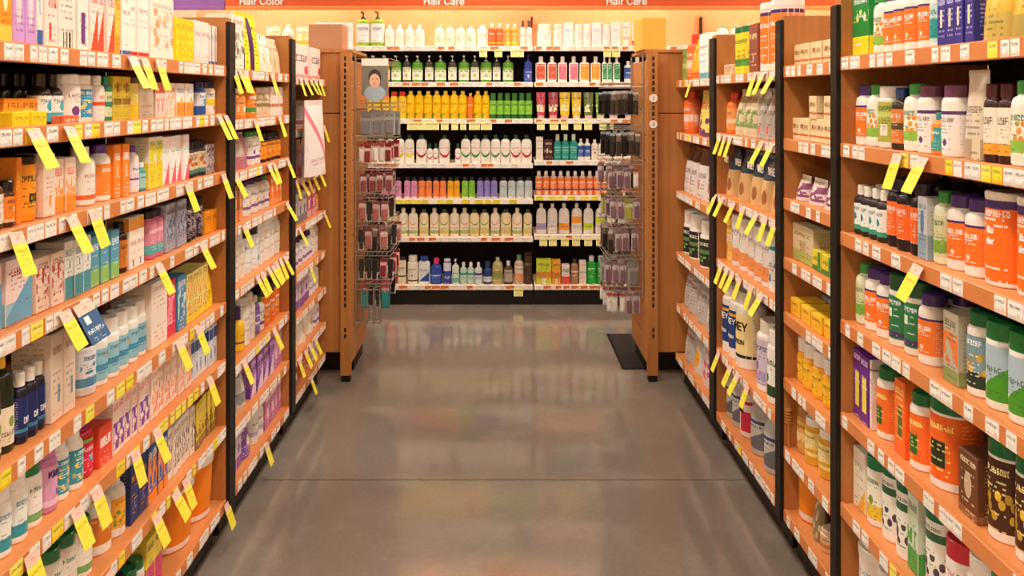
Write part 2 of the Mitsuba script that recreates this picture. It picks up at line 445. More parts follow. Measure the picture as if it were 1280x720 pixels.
D('dots', 'carton', (.12, .09, .19), f'f3e8da {W} f3e8da f3e8da e8954a b98', 'large white carton with orange dots', (9, 9), (4, 0, .5, .3), (.85, .05))
D('yellowdot', 'carton', (.05, .07, .14), f'f6e21e {W} f6e21e f2c818 e8b020 c90', 'bright yellow carton', (9, 9), (4, 0, .5, .5), (.82, .1))
D('whitelines', 'carton', (.05, .07, .145), f'f3e8df {W} f3e8df f3e8df c86a50 a66', 'white carton with faint red print', (9, 9), (1, 0, .2, .05), (.7, .1))
D('navywhite', 'carton', (.05, .07, .14), f'{W} {W} {W} 2b4a80 2b4a80 2b4a80', 'white carton with navy side stripe', (0, .1), (6, -.5, 0, .12), (.7, .12))
D('syrup', 'bottle', (.045, .118), f'2a1a14 1a1210 efe2d4 2a1a14 6b3d2a 422', 'dark syrup bottle with white label', (9, 9), (1, 0, .35, .1), (.75, .16), cap=(.5, .24, .2), lab=(.1, .5))
D('orangetray', 'carton', (.09, .07, .06), f'f2941e f2941e f2941e e87a18 f7b84a a52', 'low orange display carton', (9, 9), (1, .3, .5, .12), (.75, .2))
D('yellowbox', 'carton', (.055, .05, .032), f'f7d21e f7d21e f7d21e f7d21e f0b018 c80', 'small yellow carton', (9, 9), (0, 0, .3, .2), (.6, .2))
D('tealsyrup', 'bottle', (.05, .12), f'241a18 1c1412 e9ece4 3fa6b4 3fa6b4 246', 'dark bottle with teal label', (.0, .35), (2, .1, .6, .2), (.8, .12), cap=(.5, .25, .16), lab=(.06, .56))
D('plumjar', 'jar', (.085, .125), f'{W} f0eadf {W} {W} 7a3b86 967', 'white jar with purple fruit picture', (9, 9), (2, -.3, .25, .16), (.75, .12), cap=(.92, .2, .06))
D('bluejar', 'jar', (.08, .125), f'{W} f0eadf 3a8fb8 5fb0c8 f0d24a f4f0e6', 'white jar with blue label', (.7, .78), (4, .1, .4, .25), (.88, .12), cap=(.9, .2, .08))
D('redjar', 'bottle', (.05, .12), f'{W} {W} f5e6dc e0502f e0502f c33', 'white bottle with red-striped label', (.45, .6), (0, 0, .3, .2), (.78, .12))
D('greenbottle', 'bottle', (.04, .12), f'3f8a6a 286 cfe0b0 3f8a6a e0c040 243', 'green bottle with pale label', (.4, .6), (0, 0, .3, .2), (.78, .12))
D('yellowgreen', 'carton', (.055, .06, .12), f'e6cf3a {W} e6cf3a 9a7a2a c8402a 473', 'yellow-green carton with red stripe', (.35, .5), (1, 0, .75, .12), (.75, .14))
D('lemon', 'carton', (.05, .06, .10), f'f2e27a {W} f2e27a f7d21e f2f0e0 a83', 'pale lemon carton', (0, .45), (0, 0, .3, .2), (.75, .14))
D('greybeige', 'carton', (.08, .09, .125), f'cbb9a4 {W} cbb9a4 b39f88 b39f88 876', 'plain beige-grey carton', (9, 9), (0, 0, .3, .2), (.3, .05))
D('pinkred', 'carton', (.05, .06, .105), f'f2d4cc {W} f2d4cc e0635a e0635a c44', 'pink carton with red top', (.7, 1), (1, 0, .3, .12), (.5, .1))
D('whiteorange', 'carton', (.05, .06, .105), f'f4e4d6 {W} f4e4d6 ee8a3a ee8a3a c52', 'white carton with orange fruit print', (9, 9), (4, 0, .35, .3), (.8, .12))
D('orangewb', 'carton', (.075, .06, .105), f'f4ecdf {W} f4ecdf f2941e f5b040 36a', 'white carton with orange lower half', (0, .42), (2, .4, .45, .14), (.78, .14))
D('navycap', 'bottle', (.06, .115), f'2a55a0 1a2a50 dfe6ee 2a55a0 5fa0d0 235', 'blue bottle with dark cap', (.0, .3), (2, 0, .5, .2), (.8, .14), cap=(.75, .2, .08))
D('yelljar', 'jar', (.08, .12), f'f0e2d0 1c1a30 f2e8d8 f5d030 e04a6a 335', 'jar with yellow label and black lid', (.3, .62), (1, 0, .18, .1), (.8, .14))
D('redflat', 'carton', (.06, .05, .02), f'e2643a {W} e2643a e2643a f0a080 fec', 'flat red-orange carton', (9, 9), (0, 0, .3, .2), (.5, .3))

D('cobaltcap', 'bottle', (.04, .11), f'5a3a22 2c50a0 efe2d4 2c50a0 2c50a0 422', 'amber bottle with cobalt cap', (9, 9), (0, 0, .3, .2), (.75, .16))
D('amberorange', 'bottle', (.045, .095), f'4a2410 1e1612 ee8a2a f4c890 f4c890 622', 'dark-capped amber bottle with orange label', (.0, .12), (1, .1, .5, .12), (.8, .14), cap=(.9, .22, .06))
D('tallorange', 'carton', (.045, .07, .14), f'f08a1e {W} f08a1e f08a1e f6b860 8a3', 'tall orange carton', (9, 9), (0, 0, .3, .2), (.7, .1))
D('twelve', 'can', (.085, .14), f'f0921e 1c1410 f3a024 f0921e f6d23a 2a1a10', 'orange canister with black lid marked D3', (9, 9), (1, .1, .3, .1), (.74, .12), text=[('D3', .12, .3)])
D('tallwhite', 'carton', (.05, .07, .14), f'f2e4d4 {W} f2e4d4 f2e4d4 ee9a4a c86', 'white carton with orange seal', (9, 9), (2, .1, .25, .1), (.8, .1))
D('vitac', 'carton', (.045, .07, .125), f'f4e2cf {W} f4e2cf f2952e f2952e d33', 'white vitamin carton with orange picture', (0, .3), (4, 0, .4, .2), (.75, .14))
D('whitejarred', 'jar', (.07, .145), f'{W} f2ece2 {W} e8692e d84030 a66', 'white bottle-jar with red foot', (0, .14), (1, .5, .45, .12), (.72, .1), cap=(.62, .18, .14))
D('purplecap', 'bottle', (.07, .145), f'{W} 5a3a8a f08a2a {W} 4a3a90 f6e8d8', 'white bottle with purple cap and orange label', (9, 9), (2, .4, .2, .08), (.8, .12), cap=(.66, .16, .14))
D('orangecarton', 'carton', (.05, .07, .14), f'f0892a {W} f0892a f6a850 f2c8a0 fff', 'bright orange carton', (9, 9), (2, 0, .5, .12), (.78, .14))
D('violetbottle', 'bottle', (.05, .13), f'{W} 6a3c9c f0e8ee 8a5aa8 8a5aa8 546', 'white bottle with violet cap', (.3, .38), (0, 0, .3, .2), (.72, .12), cap=(.55, .14, .16))
D('teallittle', 'bottle', (.035, .08), f'4a9a98 {W} 9ad0c8 4a9a98 4a9a98 244', 'small teal bottle', (9, 9), (0, 0, .3, .2), (.72, .12))
D('yellowstripe', 'carton', (.05, .07, .15), f'f0e040 {W} e8e0c0 f0d020 d8d018 5a9a3a', 'yellow-green striped carton', (0, .5), (5, 0, .6, .3), (.88, .08))
D('whitepink', 'carton', (.055, .07, .145), f'f5ece6 {W} f5ece6 e05a70 e05a70 3a8', 'white carton with pink corner', (9, 9), (3, 0, .2, .2), (.7, .08))
D('darkmulti', 'bottle', (.06, .12), f'2a2330 201a22 e0c8a0 4a8a7a b06a3a 322', 'dark bottle with mixed-colour label', (.0, .2), (5, 0, .55, .2), (.85, .1), cap=(.85, .2, .06))
D('speckle', 'carton', (.05, .07, .10), f'cfc4c4 {W} cfc4c4 6a5a70 7a6a80 534', 'grey speckled carton', (9, 9), (4, 0, .5, .5), (.8, .12))

D('bigpinkblue', 'carton', (.14, .09, .135), f'ecd9d6 {W} ecd9d6 9cc4d6 6aa8c8 a33a4a', 'wide pink and blue carton', (0, .34), (3, 0, .42, .2), (.8, .12))
D('bluesmall', 'carton', (.06, .04, .045), f'3f86ac {W} 3f86ac 3f86ac 7fb8d0 eee', 'small blue carton', (9, 9), (0, 0, .3, .2), (.6, .3))
D('whitebluesmall', 'carton', (.08, .045, .06), f'dfe8ec {W} dfe8ec 7fb4cc f2d94a c34', 'white and blue small carton', (0, .4), (1, .7, .5, .12), (.7, .2))
D('pinktan', 'carton', (.09, .08, .12), f'e8d2c0 {W} e8d2c0 c06a50 b84a3a 744', 'tan carton with red picture', (9, 9), (5, 0, .5, .3), (.85, .1))
D('tealwhite', 'carton', (.06, .07, .135), f'e9ece6 {W} e9ece6 4a9aa6 4a9aa6 367', 'white carton with teal foot', (0, .38), (1, .2, .6, .06), (.8, .12))
D('tealfull', 'carton', (.06, .07, .125), f'5aa0b8 {W} 5aa0b8 8ac06a 3a6a9a eef', 'teal carton with green foot', (0, .35), (0, 0, .3, .2), (.78, .14))
D('redpacks', 'carton', (.08, .06, .03), f'd8604a {W} d8604a e8a090 e8a090 fee', 'flat pinkish red carton', (9, 9), (0, 0, .3, .2), (.5, .3))
D('brownbottle', 'bottle', (.05, .135), f'3a1e12 1c1210 c87830 3a1e12 e0a050 311', 'brown bottle with orange-brown label', (9, 9), (1, 0, .3, .12), (.75, .14))
D('whiteorangetall', 'carton', (.05, .06, .14), f'f3e6d8 {W} f3e6d8 f0a040 3a6ab0 a64', 'white carton with orange top', (.75, 1), (2, 0, .1, .08), (.5, .08))
D('pinkteal', 'bottle', (.055, .14), f'd06a8a 2a2026 d88aa0 5ab0b0 5ab0b0 fde', 'pink bottle with teal foot and dark cap', (0, .3), (0, 0, .3, .2), (.75, .12), cap=(.8, .16, .06))
D('greyblue', 'carton', (.05, .06, .145), f'a9aab8 {W} a9aab8 5a5f80 5a5f80 335', 'grey-blue carton with dark panels', (9, 9), (4, 0, .5, .35), (.85, .1))
D('blackcan', 'can', (.07, .135), f'2a2226 1a1618 3a3034 3a3034 8a7a80 dcc', 'black canister with grey print', (9, 9), (5, 0, .5, .3), (.85, .1))
D('orangelow', 'carton', (.07, .06, .075), f'f0981e {W} f0981e f0981e f6c050 a50', 'low orange carton', (9, 9), (0, 0, .3, .2), (.7, .2))
D('orangebar', 'carton', (.08, .05, .04), f'd8793a {W} d8793a d8793a e8a060 722', 'flat brownish orange carton', (9, 9), (0, 0, .3, .2), (.6, .3))

D('oil', 'bottle', (.065, .205), f'1f2a18 e8b020 e8dcc0 1f2a18 8aa050 542', 'tall dark green bottle with yellow cap', (9, 9), (2, 0, .6, .14), (.3, .12), cap=(.42, .16, .2), lab=(.08, .46))
D('dha', 'bottle', (.065, .15), f'18182c f0eae0 1d2c66 3a80a0 e8c83a f2f0ff', 'navy bottle with white cap lettered DHA', (.1, .2), (1, .5, .3, .08), (9, 0), cap=(.72, .2, .1), text=[('DHA', .085, .28)])
D('creambox', 'carton', (.07, .09, .20), f'ead8c4 {W} ead8c4 d8b898 7aa0b8 866', 'tall cream carton', (9, 9), (1, .3, .3, .1), (.8, .08))
D('blacklid', 'jar', (.09, .17), f'd8d8d8 14121a e6ecf0 5a9ac0 3f86b4 235', 'white-labelled jar with large black lid', (.05, .3), (4, 0, .55, .14), (.84, .12), cap=(.95, .3, .06))
D('tealjar', 'jar', (.085, .155), f'eeebe4 f1ede6 8fc4d4 4a96b4 f0a04a 246', 'white jar with teal-blue label', (.3, .5), (2, .2, .75, .1), (.84, .1), cap=(.9, .24, .08), lab=(.08, .6))
D('bigwhite', 'carton', (.16, .12, .19), f'f0e2d2 {W} f0e2d2 f0e2d2 c0a890 b98', 'large white carton with rows of print', (9, 9), (0, 0, .3, .2), (.9, .06))
D('redblue', 'carton', (.06, .09, .17), f'd83a5a {W} d83a5a d83a5a f08aa0 fee', 'crimson carton', (9, 9), (5, 0, .5, .3), (.85, .1))
D('bluepic', 'carton', (.06, .09, .17), f'4a8ab0 {W} 4a8ab0 4a8ab0 d8e4e8 fee', 'mid-blue carton with pale picture', (9, 9), (5, 0, .5, .3), (.85, .1))
D('faces', 'carton', (.055, .08, .16), f'f0e080 {W} f0e080 f2d81e e0683a 853', 'yellow carton with small orange pictures', (0, .14), (4, 0, .5, .36), (.9, .1))
D('yellowbag', 'pouch', (.09, .06, .15), f'f4dc1e f4dc1e f4dc1e f2c81e e09a20 a62', 'crinkled yellow bag', (9, 9), (4, 0, .5, .3), (.8, .1))
D('redtray', 'carton', (.12, .08, .035), f'e2683f {W} e2683f e2683f f0a080 fec', 'red display tray carton', (9, 9), (0, 0, .3, .2), (.5, .3))

D('brownlid', 'jar', (.085, .15), f'{W} 5a2c18 f0e4d4 e8b040 3a8a4a 533', 'white jar with brown lid', (0, .2), (0, 0, .3, .2), (.8, .12))
D('probiotic', 'jar', (.075, .14), f'{W} f0ebe2 e8ece6 3a9aa8 7a5aa0 368', 'white jar with teal and violet label', (.0, .3), (1, .4, .4, .12), (.82, .12), cap=(.86, .2, .08))
D('greentop', 'jar', (.08, .14), f'{W} 2f7a44 f0ece2 7ab06a 3a9aa8 355', 'white jar with a green lid top', (0, .2), (0, 0, .3, .2), (.8, .12))
D('kids', 'bottle', (.07, .145), f'c47aa8 c47aa8 d8a0c4 e8c8dc 7a3a8a 3a2a6a', 'pink bottle lettered Kids', (.0, .15), (1, .3, .3, .08), (9, 0), cap=(.85, .14, .1), text=[('Kids', .10, .54)])
D('tealkid', 'bottle', (.08, .15), f'{W} f0ebe2 3f96a6 3f96a6 f0c83a fff', 'white bottle with blue-green picture label', (.85, 1), (4, 0, .4, .32), (.88, .1), cap=(.7, .2, .12))
D('redgreen', 'bottle', (.08, .15), f'c0283a 5a2c7a d8304a 8ac04a 5aa0c0 fee', 'red bottle with purple cap', (.9, 1), (1, 0, .4, .1), (.7, .14), cap=(.7, .2, .12))
D('redcarton', 'carton', (.10, .08, .10), f'e24a34 {W} e24a34 e24a34 f0b0a0 fff', 'orange-red carton with white lettering', (9, 9), (0, 0, .3, .2), (.6, .24))
D('people', 'carton', (.065, .07, .148), f'f2ddd0 {W} f2ddd0 c85a8a 7a4a9a d34', 'pale carton with colourful figures', (9, 9), (5, 0, .32, .24), (.84, .12))
D('fruit', 'carton', (.07, .07, .148), f'f4e2d2 {W} f4e2d2 f0a03a e8703a d53', 'pale carton with orange fruit picture', (9, 9), (4, 0, .36, .3), (.86, .1))
D('blister', 'carton', (.05, .06, .15), f'd8dce0 {W} d8dce0 3a5a9a 27408a 335', 'white carton with navy blocks', (.6, .85), (1, 0, .25, .12), (.93, .08))

D('vitwhite', 'bottle', (.085, .165), f'{W} f2ece2 d87a2a e8a050 5a9a4a fff', 'white bottle with broad orange label', (.8, .9), (2, .3, .35, .12), (.7, .1), cap=(.6, .17, .14), lab=(.16, .6))
D('vitfruit', 'bottle', (.08, .165), f'{W} f2ece2 f2b03a e89a2a 4a9a3a a42', 'white bottle with a fruit label', (9, 9), (4, .2, .35, .26), (.84, .1), cap=(.6, .17, .14), lab=(.14, .62))
D('navycarton', 'carton', (.075, .07, .165), f'26386e {W} 26386e 26386e 5a78b0 f0a030', 'navy carton', (9, 9), (1, 0, .3, .06), (.74, .1))
D('blueorange', 'carton', (.055, .07, .165), f'2f55a0 {W} 2f55a0 f08a2a f08a2a fff', 'blue carton with orange stripes', (.0, .18), (5, 0, .5, .3), (.85, .1))
D('whitebrown', 'carton', (.065, .07, .155), f'eee0d0 {W} eee0d0 a87a5a 6a5040 654', 'white carton with small brown pictures', (9, 9), (4, 0, .45, .3), (.86, .1))
D('brownyellow', 'carton', (.06, .07, .155), f'8a6a3a {W} 8a6a3a e8d03a e0c030 fea', 'brown and yellow carton', (.55, 1), (5, 0, .4, .2), (.8, .14))

D('orangetub', 'tub', (.215, .21), f'f2871c f0e6d6 f2871c f0e6d6 f6a840 fda', 'big orange oval tub with white lid', (0, .12), (0, 0, .3, .2), (9, 0), sq=.78, taper=.86, cap=(1.06, .13, .004), lab=(.02, .7))
D('greyjar', 'jar', (.09, .14), f'c8c0b4 3a2430 d8d0c4 c8c0b4 b83a5a 544', 'grey jar with dark plum lid', (.0, .2), (0, 0, .3, .2), (.8, .12))
D('greenlow', 'jar', (.085, .13), f'{W} 2a7a48 e8e6d8 2a7a48 8aba4a 355', 'white jar with a green lid and green band', (.0, .25), (0, 0, .3, .2), (.8, .12))
D('pinkyellow', 'carton', (.065, .08, .16), f'f2d84a {W} f2d84a e05a90 d84a80 544', 'yellow and pink carton', (0, .5), (5, 0, .3, .22), (.86, .1))

# ---- purple-carton bay and pink-stripe bay
D('whitespots', 'carton', (.13, .10, .21), f'f2ead8 {W} f2ead8 f2ead8 4a3a40 755', 'tall white carton with dark spots', (.9, 1), (4, 0, .5, .3), (.88, .06))
D('yellowpouch', 'pouch', (.14, .08, .24), f'f6ea1e c8d028 f6ea1e 5a2a6a 5a2a6a 5a2a6a', 'tall yellow pouch with a purple stripe', (9, 9), (6, -.75, 0, .1), (.8, .06))
D('whitepouch', 'pouch', (.13, .08, .17), f'efe8d8 {W} efe8d8 e8d8b8 c8b070 987', 'white stand-up pouch', (9, 9), (2, 0, .4, .14), (.75, .08))
D('beigepouch', 'pouch', (.12, .07, .16), f'e3cda8 {W} e3cda8 c89a5a c89a5a 865', 'beige stand-up pouch', (9, 9), (1, 0, .3, .12), (.75, .08))
D('tricolor', 'can', (.09, .125), f'f08a2a d84a2a f08a2a 4a9a4a 4a9a4a fff', 'orange can with green and red bands', (.1, .3), (1, 0, .5, .1), (.75, .14))
D('orangebottle', 'bottle', (.08, .12), f'f09a3a {W} f0a85a e86a2a fff0e0 a42', 'plump orange bottle', (9, 9), (1, 0, .4, .15), (.75, .14))
D('beigejar', 'jar', (.10, .125), f'e8d8b8 e8e0d0 e8d8b8 9a8a4a c8a85a 664', 'beige jar with olive band', (.4, .6), (2, 0, .3, .1), (.8, .12))
D('whitecarton', 'carton', (.09, .08, .13), f'f0e6da {W} f0e6da c87a5a c87a5a 866', 'white carton with brown band', (.3, .42), (0, 0, .3, .2), (.75, .12))
D('greypink', 'pouch', (.14, .07, .145), f'cfc0b8 b8aca4 cfc0b8 c07a8a b86a80 766', 'grey-pink bag', (0, .35), (6, .2, 0, .2), (.78, .1))
D('orangesnack', 'bottle', (.09, .125), f'2a1a14 1c1412 f0952a 2a1a14 f6b84a 411', 'black bottle with orange label', (9, 9), (1, 0, .5, .14), (.8, .12), cap=(.8, .18, .08))
D('whitegreencap', 'bottle', (.09, .14), f'{W} 3a8a3a eee8e0 7a4a8a 6a3a80 645', 'white bottle with green cap', (.15, .3), (2, 0, .5, .12), (.8, .12), cap=(.68, .16, .12))
D('whitepurplecap', 'bottle', (.09, .14), f'{W} 4a2a5a eee8e0 8a6a9a f0a040 645', 'white bottle with dark purple cap', (.15, .3), (2, 0, .5, .12), (.8, .12), cap=(.68, .16, .12))
D('orangecase', 'carton', (.09, .08, .135), f'ee7a2a {W} ee7a2a f0a050 f6c890 fff', 'orange carton with pale seal', (.0, .2), (2, 0, .5, .14), (.8, .12))
D('brownorange', 'carton', (.08, .08, .14), f'a8623a {W} a8623a e08a4a e0a060 fda', 'brown-orange carton', (.0, .3), (1, 0, .5, .14), (.8, .12))
D('blueplain', 'bottle', (.08, .14), f'3a6ab0 {W} 6a94c8 3a6ab0 cde fff', 'blue bottle with white cap', (9, 9), (1, 0, .4, .14), (.8, .12))
D('plainwhite', 'jar', (.10, .19), f'ece4d8 f0e9dc ece4d8 d8c8b8 c8b4a0 a98', 'plain white jar', (.3, .4), (0, 0, .3, .2), (.75, .1), cap=(.8, .16, .1))
D('whiteblue2', 'jar', (.11, .185), f'e8e4de 2a2a30 e8e8e4 3a7aa8 3a7aa8 456', 'white jar with black lid and blue patch', (9, 9), (1, .2, .25, .12), (.78, .1))
D('purplebag', 'pouch', (.13, .08, .19), f'6a3a8a 4a2a6a 7a4a98 4a2a6a e8d8c0 fde', 'purple crinkled bag', (9, 9), (2, .1, .4, .14), (.75, .1))
D('yellowtri', 'bottle', (.07, .17), f'f0c020 4a2a6a f0c020 4a2a6a 4a2a6a 422', 'yellow bottle with dark neck', (.2, .3), (0, 0, .3, .2), (.7, .1), cap=(.5, .3, .2))
D('purpleslim', 'bottle', (.06, .16), f'7a5a9a {W} 8a6ab0 {W} e8e0f0 fff', 'slim purple bottle', (.3, .4), (0, 0, .3, .2), (.7, .1))
D('orangefat', 'jar', (.10, .16), f'ee7a28 3a3a50 ee7a28 f0a050 f6c080 fff', 'squat orange jar with dark lid', (.3, .5), (0, 0, .3, .2), (.75, .12))
D('greypouch', 'pouch', (.13, .09, .19), f'c4c0ba b8b4ae c4c0ba 8a8a90 e0dcd4 556', 'grey-white pouch', (.1, .35), (2, 0, .5, .14), (.75, .1))
D('purplecarton', 'carton', (.11, .09, .17), f'8a4fa0 {W} 8a4fa0 6a3488 d8c0e0 fdf', 'purple carton with pale stripe', (0, .25), (3, 0, .3, .2), (.78, .12))
D('pinkcarton', 'carton', (.10, .09, .16), f'c87aa0 {W} c87aa0 a85a90 f0d0e0 fff', 'pink-purple carton', (0, .2), (1, 0, .4, .14), (.78, .12))
D('mauvebox', 'carton', (.11, .09, .15), f'd8c4d8 {W} d8c4d8 8a5aa0 7a4a98 646', 'white and mauve carton', (0, .3), (2, 0, .5, .14), (.8, .12))
D('whitefoot', 'bottle', (.09, .165), f'e6e0d8 eee8e0 e6e0d8 b8a8c0 8a7aa0 656', 'white bottle with mauve-grey band', (.2, .4), (0, 0, .3, .2), (.75, .1))
D('script', 'carton', (.22, .10, .17), f'f4e2d8 {W} f4e2d8 e8a0a0 d8506a 6a3a50', 'long white and pink carton with dark script', (0, .1), (2, .75, .25, .14), (.6, .2))
D('stripepouch', 'pouch', (.42, .16, .34), f'e9e0dc e0d8d4 ece2de e8a0a8 e07a8e b89', 'huge white pouch with a diagonal pink stripe', (9, 9), (9, 0, .5, .07), (.22, .05))
D('bluebook', 'carton', (.05, .10, .13), f'4a5a8a {W} 4a5a8a 3a4a7a dde fff', 'thin blue carton', (9, 9), (0, 0, .3, .2), (.75, .1))
D('whitebook', 'carton', (.05, .10, .14), f'e8e0d8 {W} e8e0d8 b87a6a a86a5a 766', 'thin white carton', (.1, .25), (0, 0, .3, .2), (.75, .1))
D('pinkpouch', 'pouch', (.14, .08, .175), f'e8c8c8 e0d0cc e8c8c8 d87a90 7ab070 846', 'pale pink pouch', (0, .25), (2, .2, .4, .12), (.7, .1))
D('roseslim', 'carton', (.08, .08, .16), f'c86a80 {W} c86a80 e8b0b8 f4e0e0 fff', 'slim rose carton', (0, .2), (1, 0, .4, .14), (.78, .12))
D('greywhite', 'carton', (.09, .08, .15), f'd8d4d0 {W} d8d4d0 8a90a0 6a7088 556', 'grey-white carton', (0, .25), (1, 0, .4, .14), (.78, .12))
D('plumcap', 'bottle', (.065, .14), f'e8e2dc 4a2a4a e8dfe6 8a6a9a 6a4a80 534', 'small white bottle with plum cap', (.1, .3), (0, 0, .3, .2), (.78, .12))
D('orangesmall', 'bottle', (.09, .12), f'ee8030 3a3030 ee8030 e8c0a0 f6c890 fff', 'small orange bottle', (0, .2), (1, 0, .4, .14), (.78, .12))

# ---- green-lid bay
D('greencarton', 'carton', (.13, .10, .21), f'1f8a3a {W} 1f8a3a f4dc28 bfe0b0 eef', 'green carton with a yellow foot', (0, .27), (4, 0, .55, .08), (.75, .07))
D('whitegreen', 'bottle', (.07, .17), f'{W} 3aa04a e8ecd8 8ac04a f08a3a 465', 'white bottle with green cap and leaf label', (.1, .35), (4, 0, .55, .2), (.82, .12), cap=(.64, .16, .13))
D('nowjar', 'bottle', (.085, .17), f'{W} 4a3278 f07a28 4a3278 f4e0cc fff', 'white bottle with purple lid and orange label', (.94, 1), (2, .2, .2, .07), (.72, .12), cap=(.78, .17, .12), lab=(.14, .66))
D('tealblue', 'bottle', (.055, .165), f'{W} 3a4aa8 b8dcd8 2a9a98 2a9a98 245', 'white bottle with blue cap and teal label', (.1, .6), (0, 0, .3, .2), (.78, .12))
D('navyrow', 'carton', (.06, .08, .16), f'2f2f86 {W} 2f2f86 4848a8 e8d8b0 ccf', 'indigo carton with a cream square', (.75, .85), (1, -.1, .42, .13), (.66, .08))
D('tangreen', 'pouch', (.12, .08, .19), f'c8b45a b8a450 c8b45a e8c04a e0b840 554', 'tan and olive pouch with round print', (.35, .7), (2, 0, .52, .2), (.85, .08))
D('olivepack', 'pouch', (.12, .08, .18), f'8a8a4a 8a8a5a b0a050 e8b840 6a6a30 543', 'olive green pouch with gold band', (.3, .65), (0, 0, .52, .2), (.8, .08))
D('bigherb', 'jar', (.10, .165), f'dfe0d0 e4e2dc a8b04a c8d070 e8e4d0 453', 'wide jar with grey lid and herb label', (.6, .75), (1, .3, .3, .14), (.84, .1), cap=(.92, .18, .05))
D('darkherb', 'bottle', (.06, .16), f'3a2a1c 2a4a8a d87a3a 5a4a2a 2a2018 fec', 'dark bottle with blue cap', (.4, .6), (0, 0, .52, .2), (.8, .12))
D('plumwhite', 'jar', (.085, .165), f'{W} 6a3a58 f2ece4 5a3a6a 6a4a7a 756', 'white jar with plum lid', (.8, .88), (2, .2, .16, .08), (.68, .1), cap=(.84, .17, .1))
D('tealorange', 'bottle', (.05, .10), f'f08a2a 3a8a8a f09a3a 3a9a98 3a9a98 fff', 'small orange and teal bottle', (0, .4), (6, .5, 0, .2), (.78, .12))
D('grains', 'pouch', (.09, .05, .20), f'c8bca8 d0c8b8 cfc6b6 a89878 d8ccb0 654', 'grey-beige grain pouch leaning back', (0, .25), (6, .5, 0, .12), (.6, .08))
D('joint', 'bottle', (.075, .165), f'3a1a18 4a1a20 f0e6d4 f0a83a f0a83a 543', 'amber bottle with maroon cap and pale label', (.0, .24), (1, .2, .12, .06), (.72, .16), cap=(.8, .18, .08))
D('earthwhite', 'bottle', (.055, .14), f'2a2422 f0eae0 e6efe8 3aa080 2a8a90 356', 'black bottle with white cap and mint label', (0, .18), (2, .1, .5, .14), (.8, .12), cap=(.62, .2, .12))
D('nowdark', 'bottle', (.075, .18), f'1e1820 2a1c3a f0702a 1e1820 f0a080 fee', 'black bottle with orange label', (.92, 1), (2, .3, .2, .06), (.72, .12), cap=(.7, .18, .12), lab=(.16, .7))
D('clearblue', 'carton', (.09, .06, .15), f'c8d0d6 {W} c8d0d6 8aa8c0 5a86b0 468', 'clear-fronted pack with blue print', (0, .4), (2, 0, .6, .2), (.85, .08))
D('aloe', 'bottle', (.065, .17), f'e0e8c8 3aa048 d0d8a8 7ab04a 8ac04a 465', 'pale bottle with green cap and green picture', (.1, .4), (4, 0, .3, .2), (.82, .12), cap=(.62, .16, .13))
D('powder', 'can', (.13, .195), f'{W} f0e9dc f2741e 4a3278 f2741e fff', 'large orange canister with white lid', (.9, 1), (2, .4, .12, .06), (.84, .08), cap=(1.02, .08, .003), lab=(.05, .91), text=[('illa', .07, .56), ('der', .07, .44)])
D('greenjar', 'jar', (.09, .185), f'e6e4d8 1f5a3a 2f7a4a 4a3a6a d8e0c8 eef', 'jar with dark green lid and green label', (.04, .16), (1, 0, .6, .1), (.84, .1), cap=(.96, .22, .05))
D('herbclear', 'carton', (.07, .06, .16), f'b8b09a {W} b8b09a 8a9a5a e87a3a 553', 'see-through herbal pack', (0, .2), (5, 0, .5, .22), (.85, .1))
D('darkgreens', 'jar', (.085, .18), f'{W} 1f6a3a 7a9aa0 2a3a2a e8b83a fff', 'white jar with green lid and dark label', (0, .3), (4, 0, .45, .2), (.86, .1), cap=(.86, .16, .09))
D('grassjar', 'jar', (.10, .18), f'e9ece0 1f7a3a a9c0cc dfe4c8 4a9a2a 464', 'green-lidded jar with sky and grass label', (0, .3), (3, .6, .34, .1), (.56, .1), cap=(1.0, .2, .04))
D('magenta', 'carton', (.06, .08, .19), f'6a2f8a {W} 6a2f8a e8d84a e8d84a fdf', 'purple carton with yellow centre', (9, 9), (1, 0, .42, .26), (.9, .08))
D('whitelined', 'carton', (.10, .10, .19), f'ded4cc {W} ded4cc 8a6a80 8a6a80 755', 'white carton with plum lines', (.85, .88), (0, 0, .5, .22), (.7, .08))
D('superorange', 'jar', (.09, .185), f'{W} 1f6a38 f0702a 2a2a1a 3a6a2a fe8', 'orange-labelled jar with green lid', (9, 9), (1, .1, .36, .2), (.8, .1), cap=(.86, .15, .09))
D('supercarton', 'carton', (.09, .08, .19), f'f0702a {W} f0702a 3a2a1a 5a6a2a fe8', 'orange carton with dark picture', (9, 9), (1, .1, .45, .2), (.86, .08))
D('superbig', 'can', (.13, .21), f'{W} 1f6a38 f06a22 2a2a1a 2a3420 fe8', 'large orange canister with green lid', (9, 9), (1, .1, .4, .2), (.82, .09), cap=(1.0, .15, .01))
D('browncarton', 'carton', (.09, .09, .14), f'6a4028 {W} 6a4028 8a5a3a c8b090 eda', 'brown display carton', (0, .12), (2, 0, .5, .2), (.86, .08))
D('choco', 'can', (.10, .205), f'{W} 1f6a38 4a2a18 4a2a18 e8c03a fea', 'brown canister with green lid', (9, 9), (4, .1, .38, .24), (.84, .09), cap=(1.0, .15, .01))
D('redclear', 'carton', (.09, .07, .17), f'c8a89a {W} c8a89a a83a40 b84a4a fff', 'clear pack with red print', (.4, .9), (0, 0, .5, .2), (.8, .1))
D('creamcarton', 'carton', (.13, .12, .17), f'e8dfc8 {W} e8dfc8 e8b040 e8b040 886', 'cream carton with a yellow corner', (9, 9), (3, 0, .1, .1), (.75, .06))
D('lemonjar', 'can', (.085, .185), f'{W} 1f7a48 ecead8 e8c83a 8a9a3a 465', 'green-lidded white canister with yellow foot', (0, .3), (2, .2, .4, .1), (.8, .1), cap=(1.0, .17, .01))
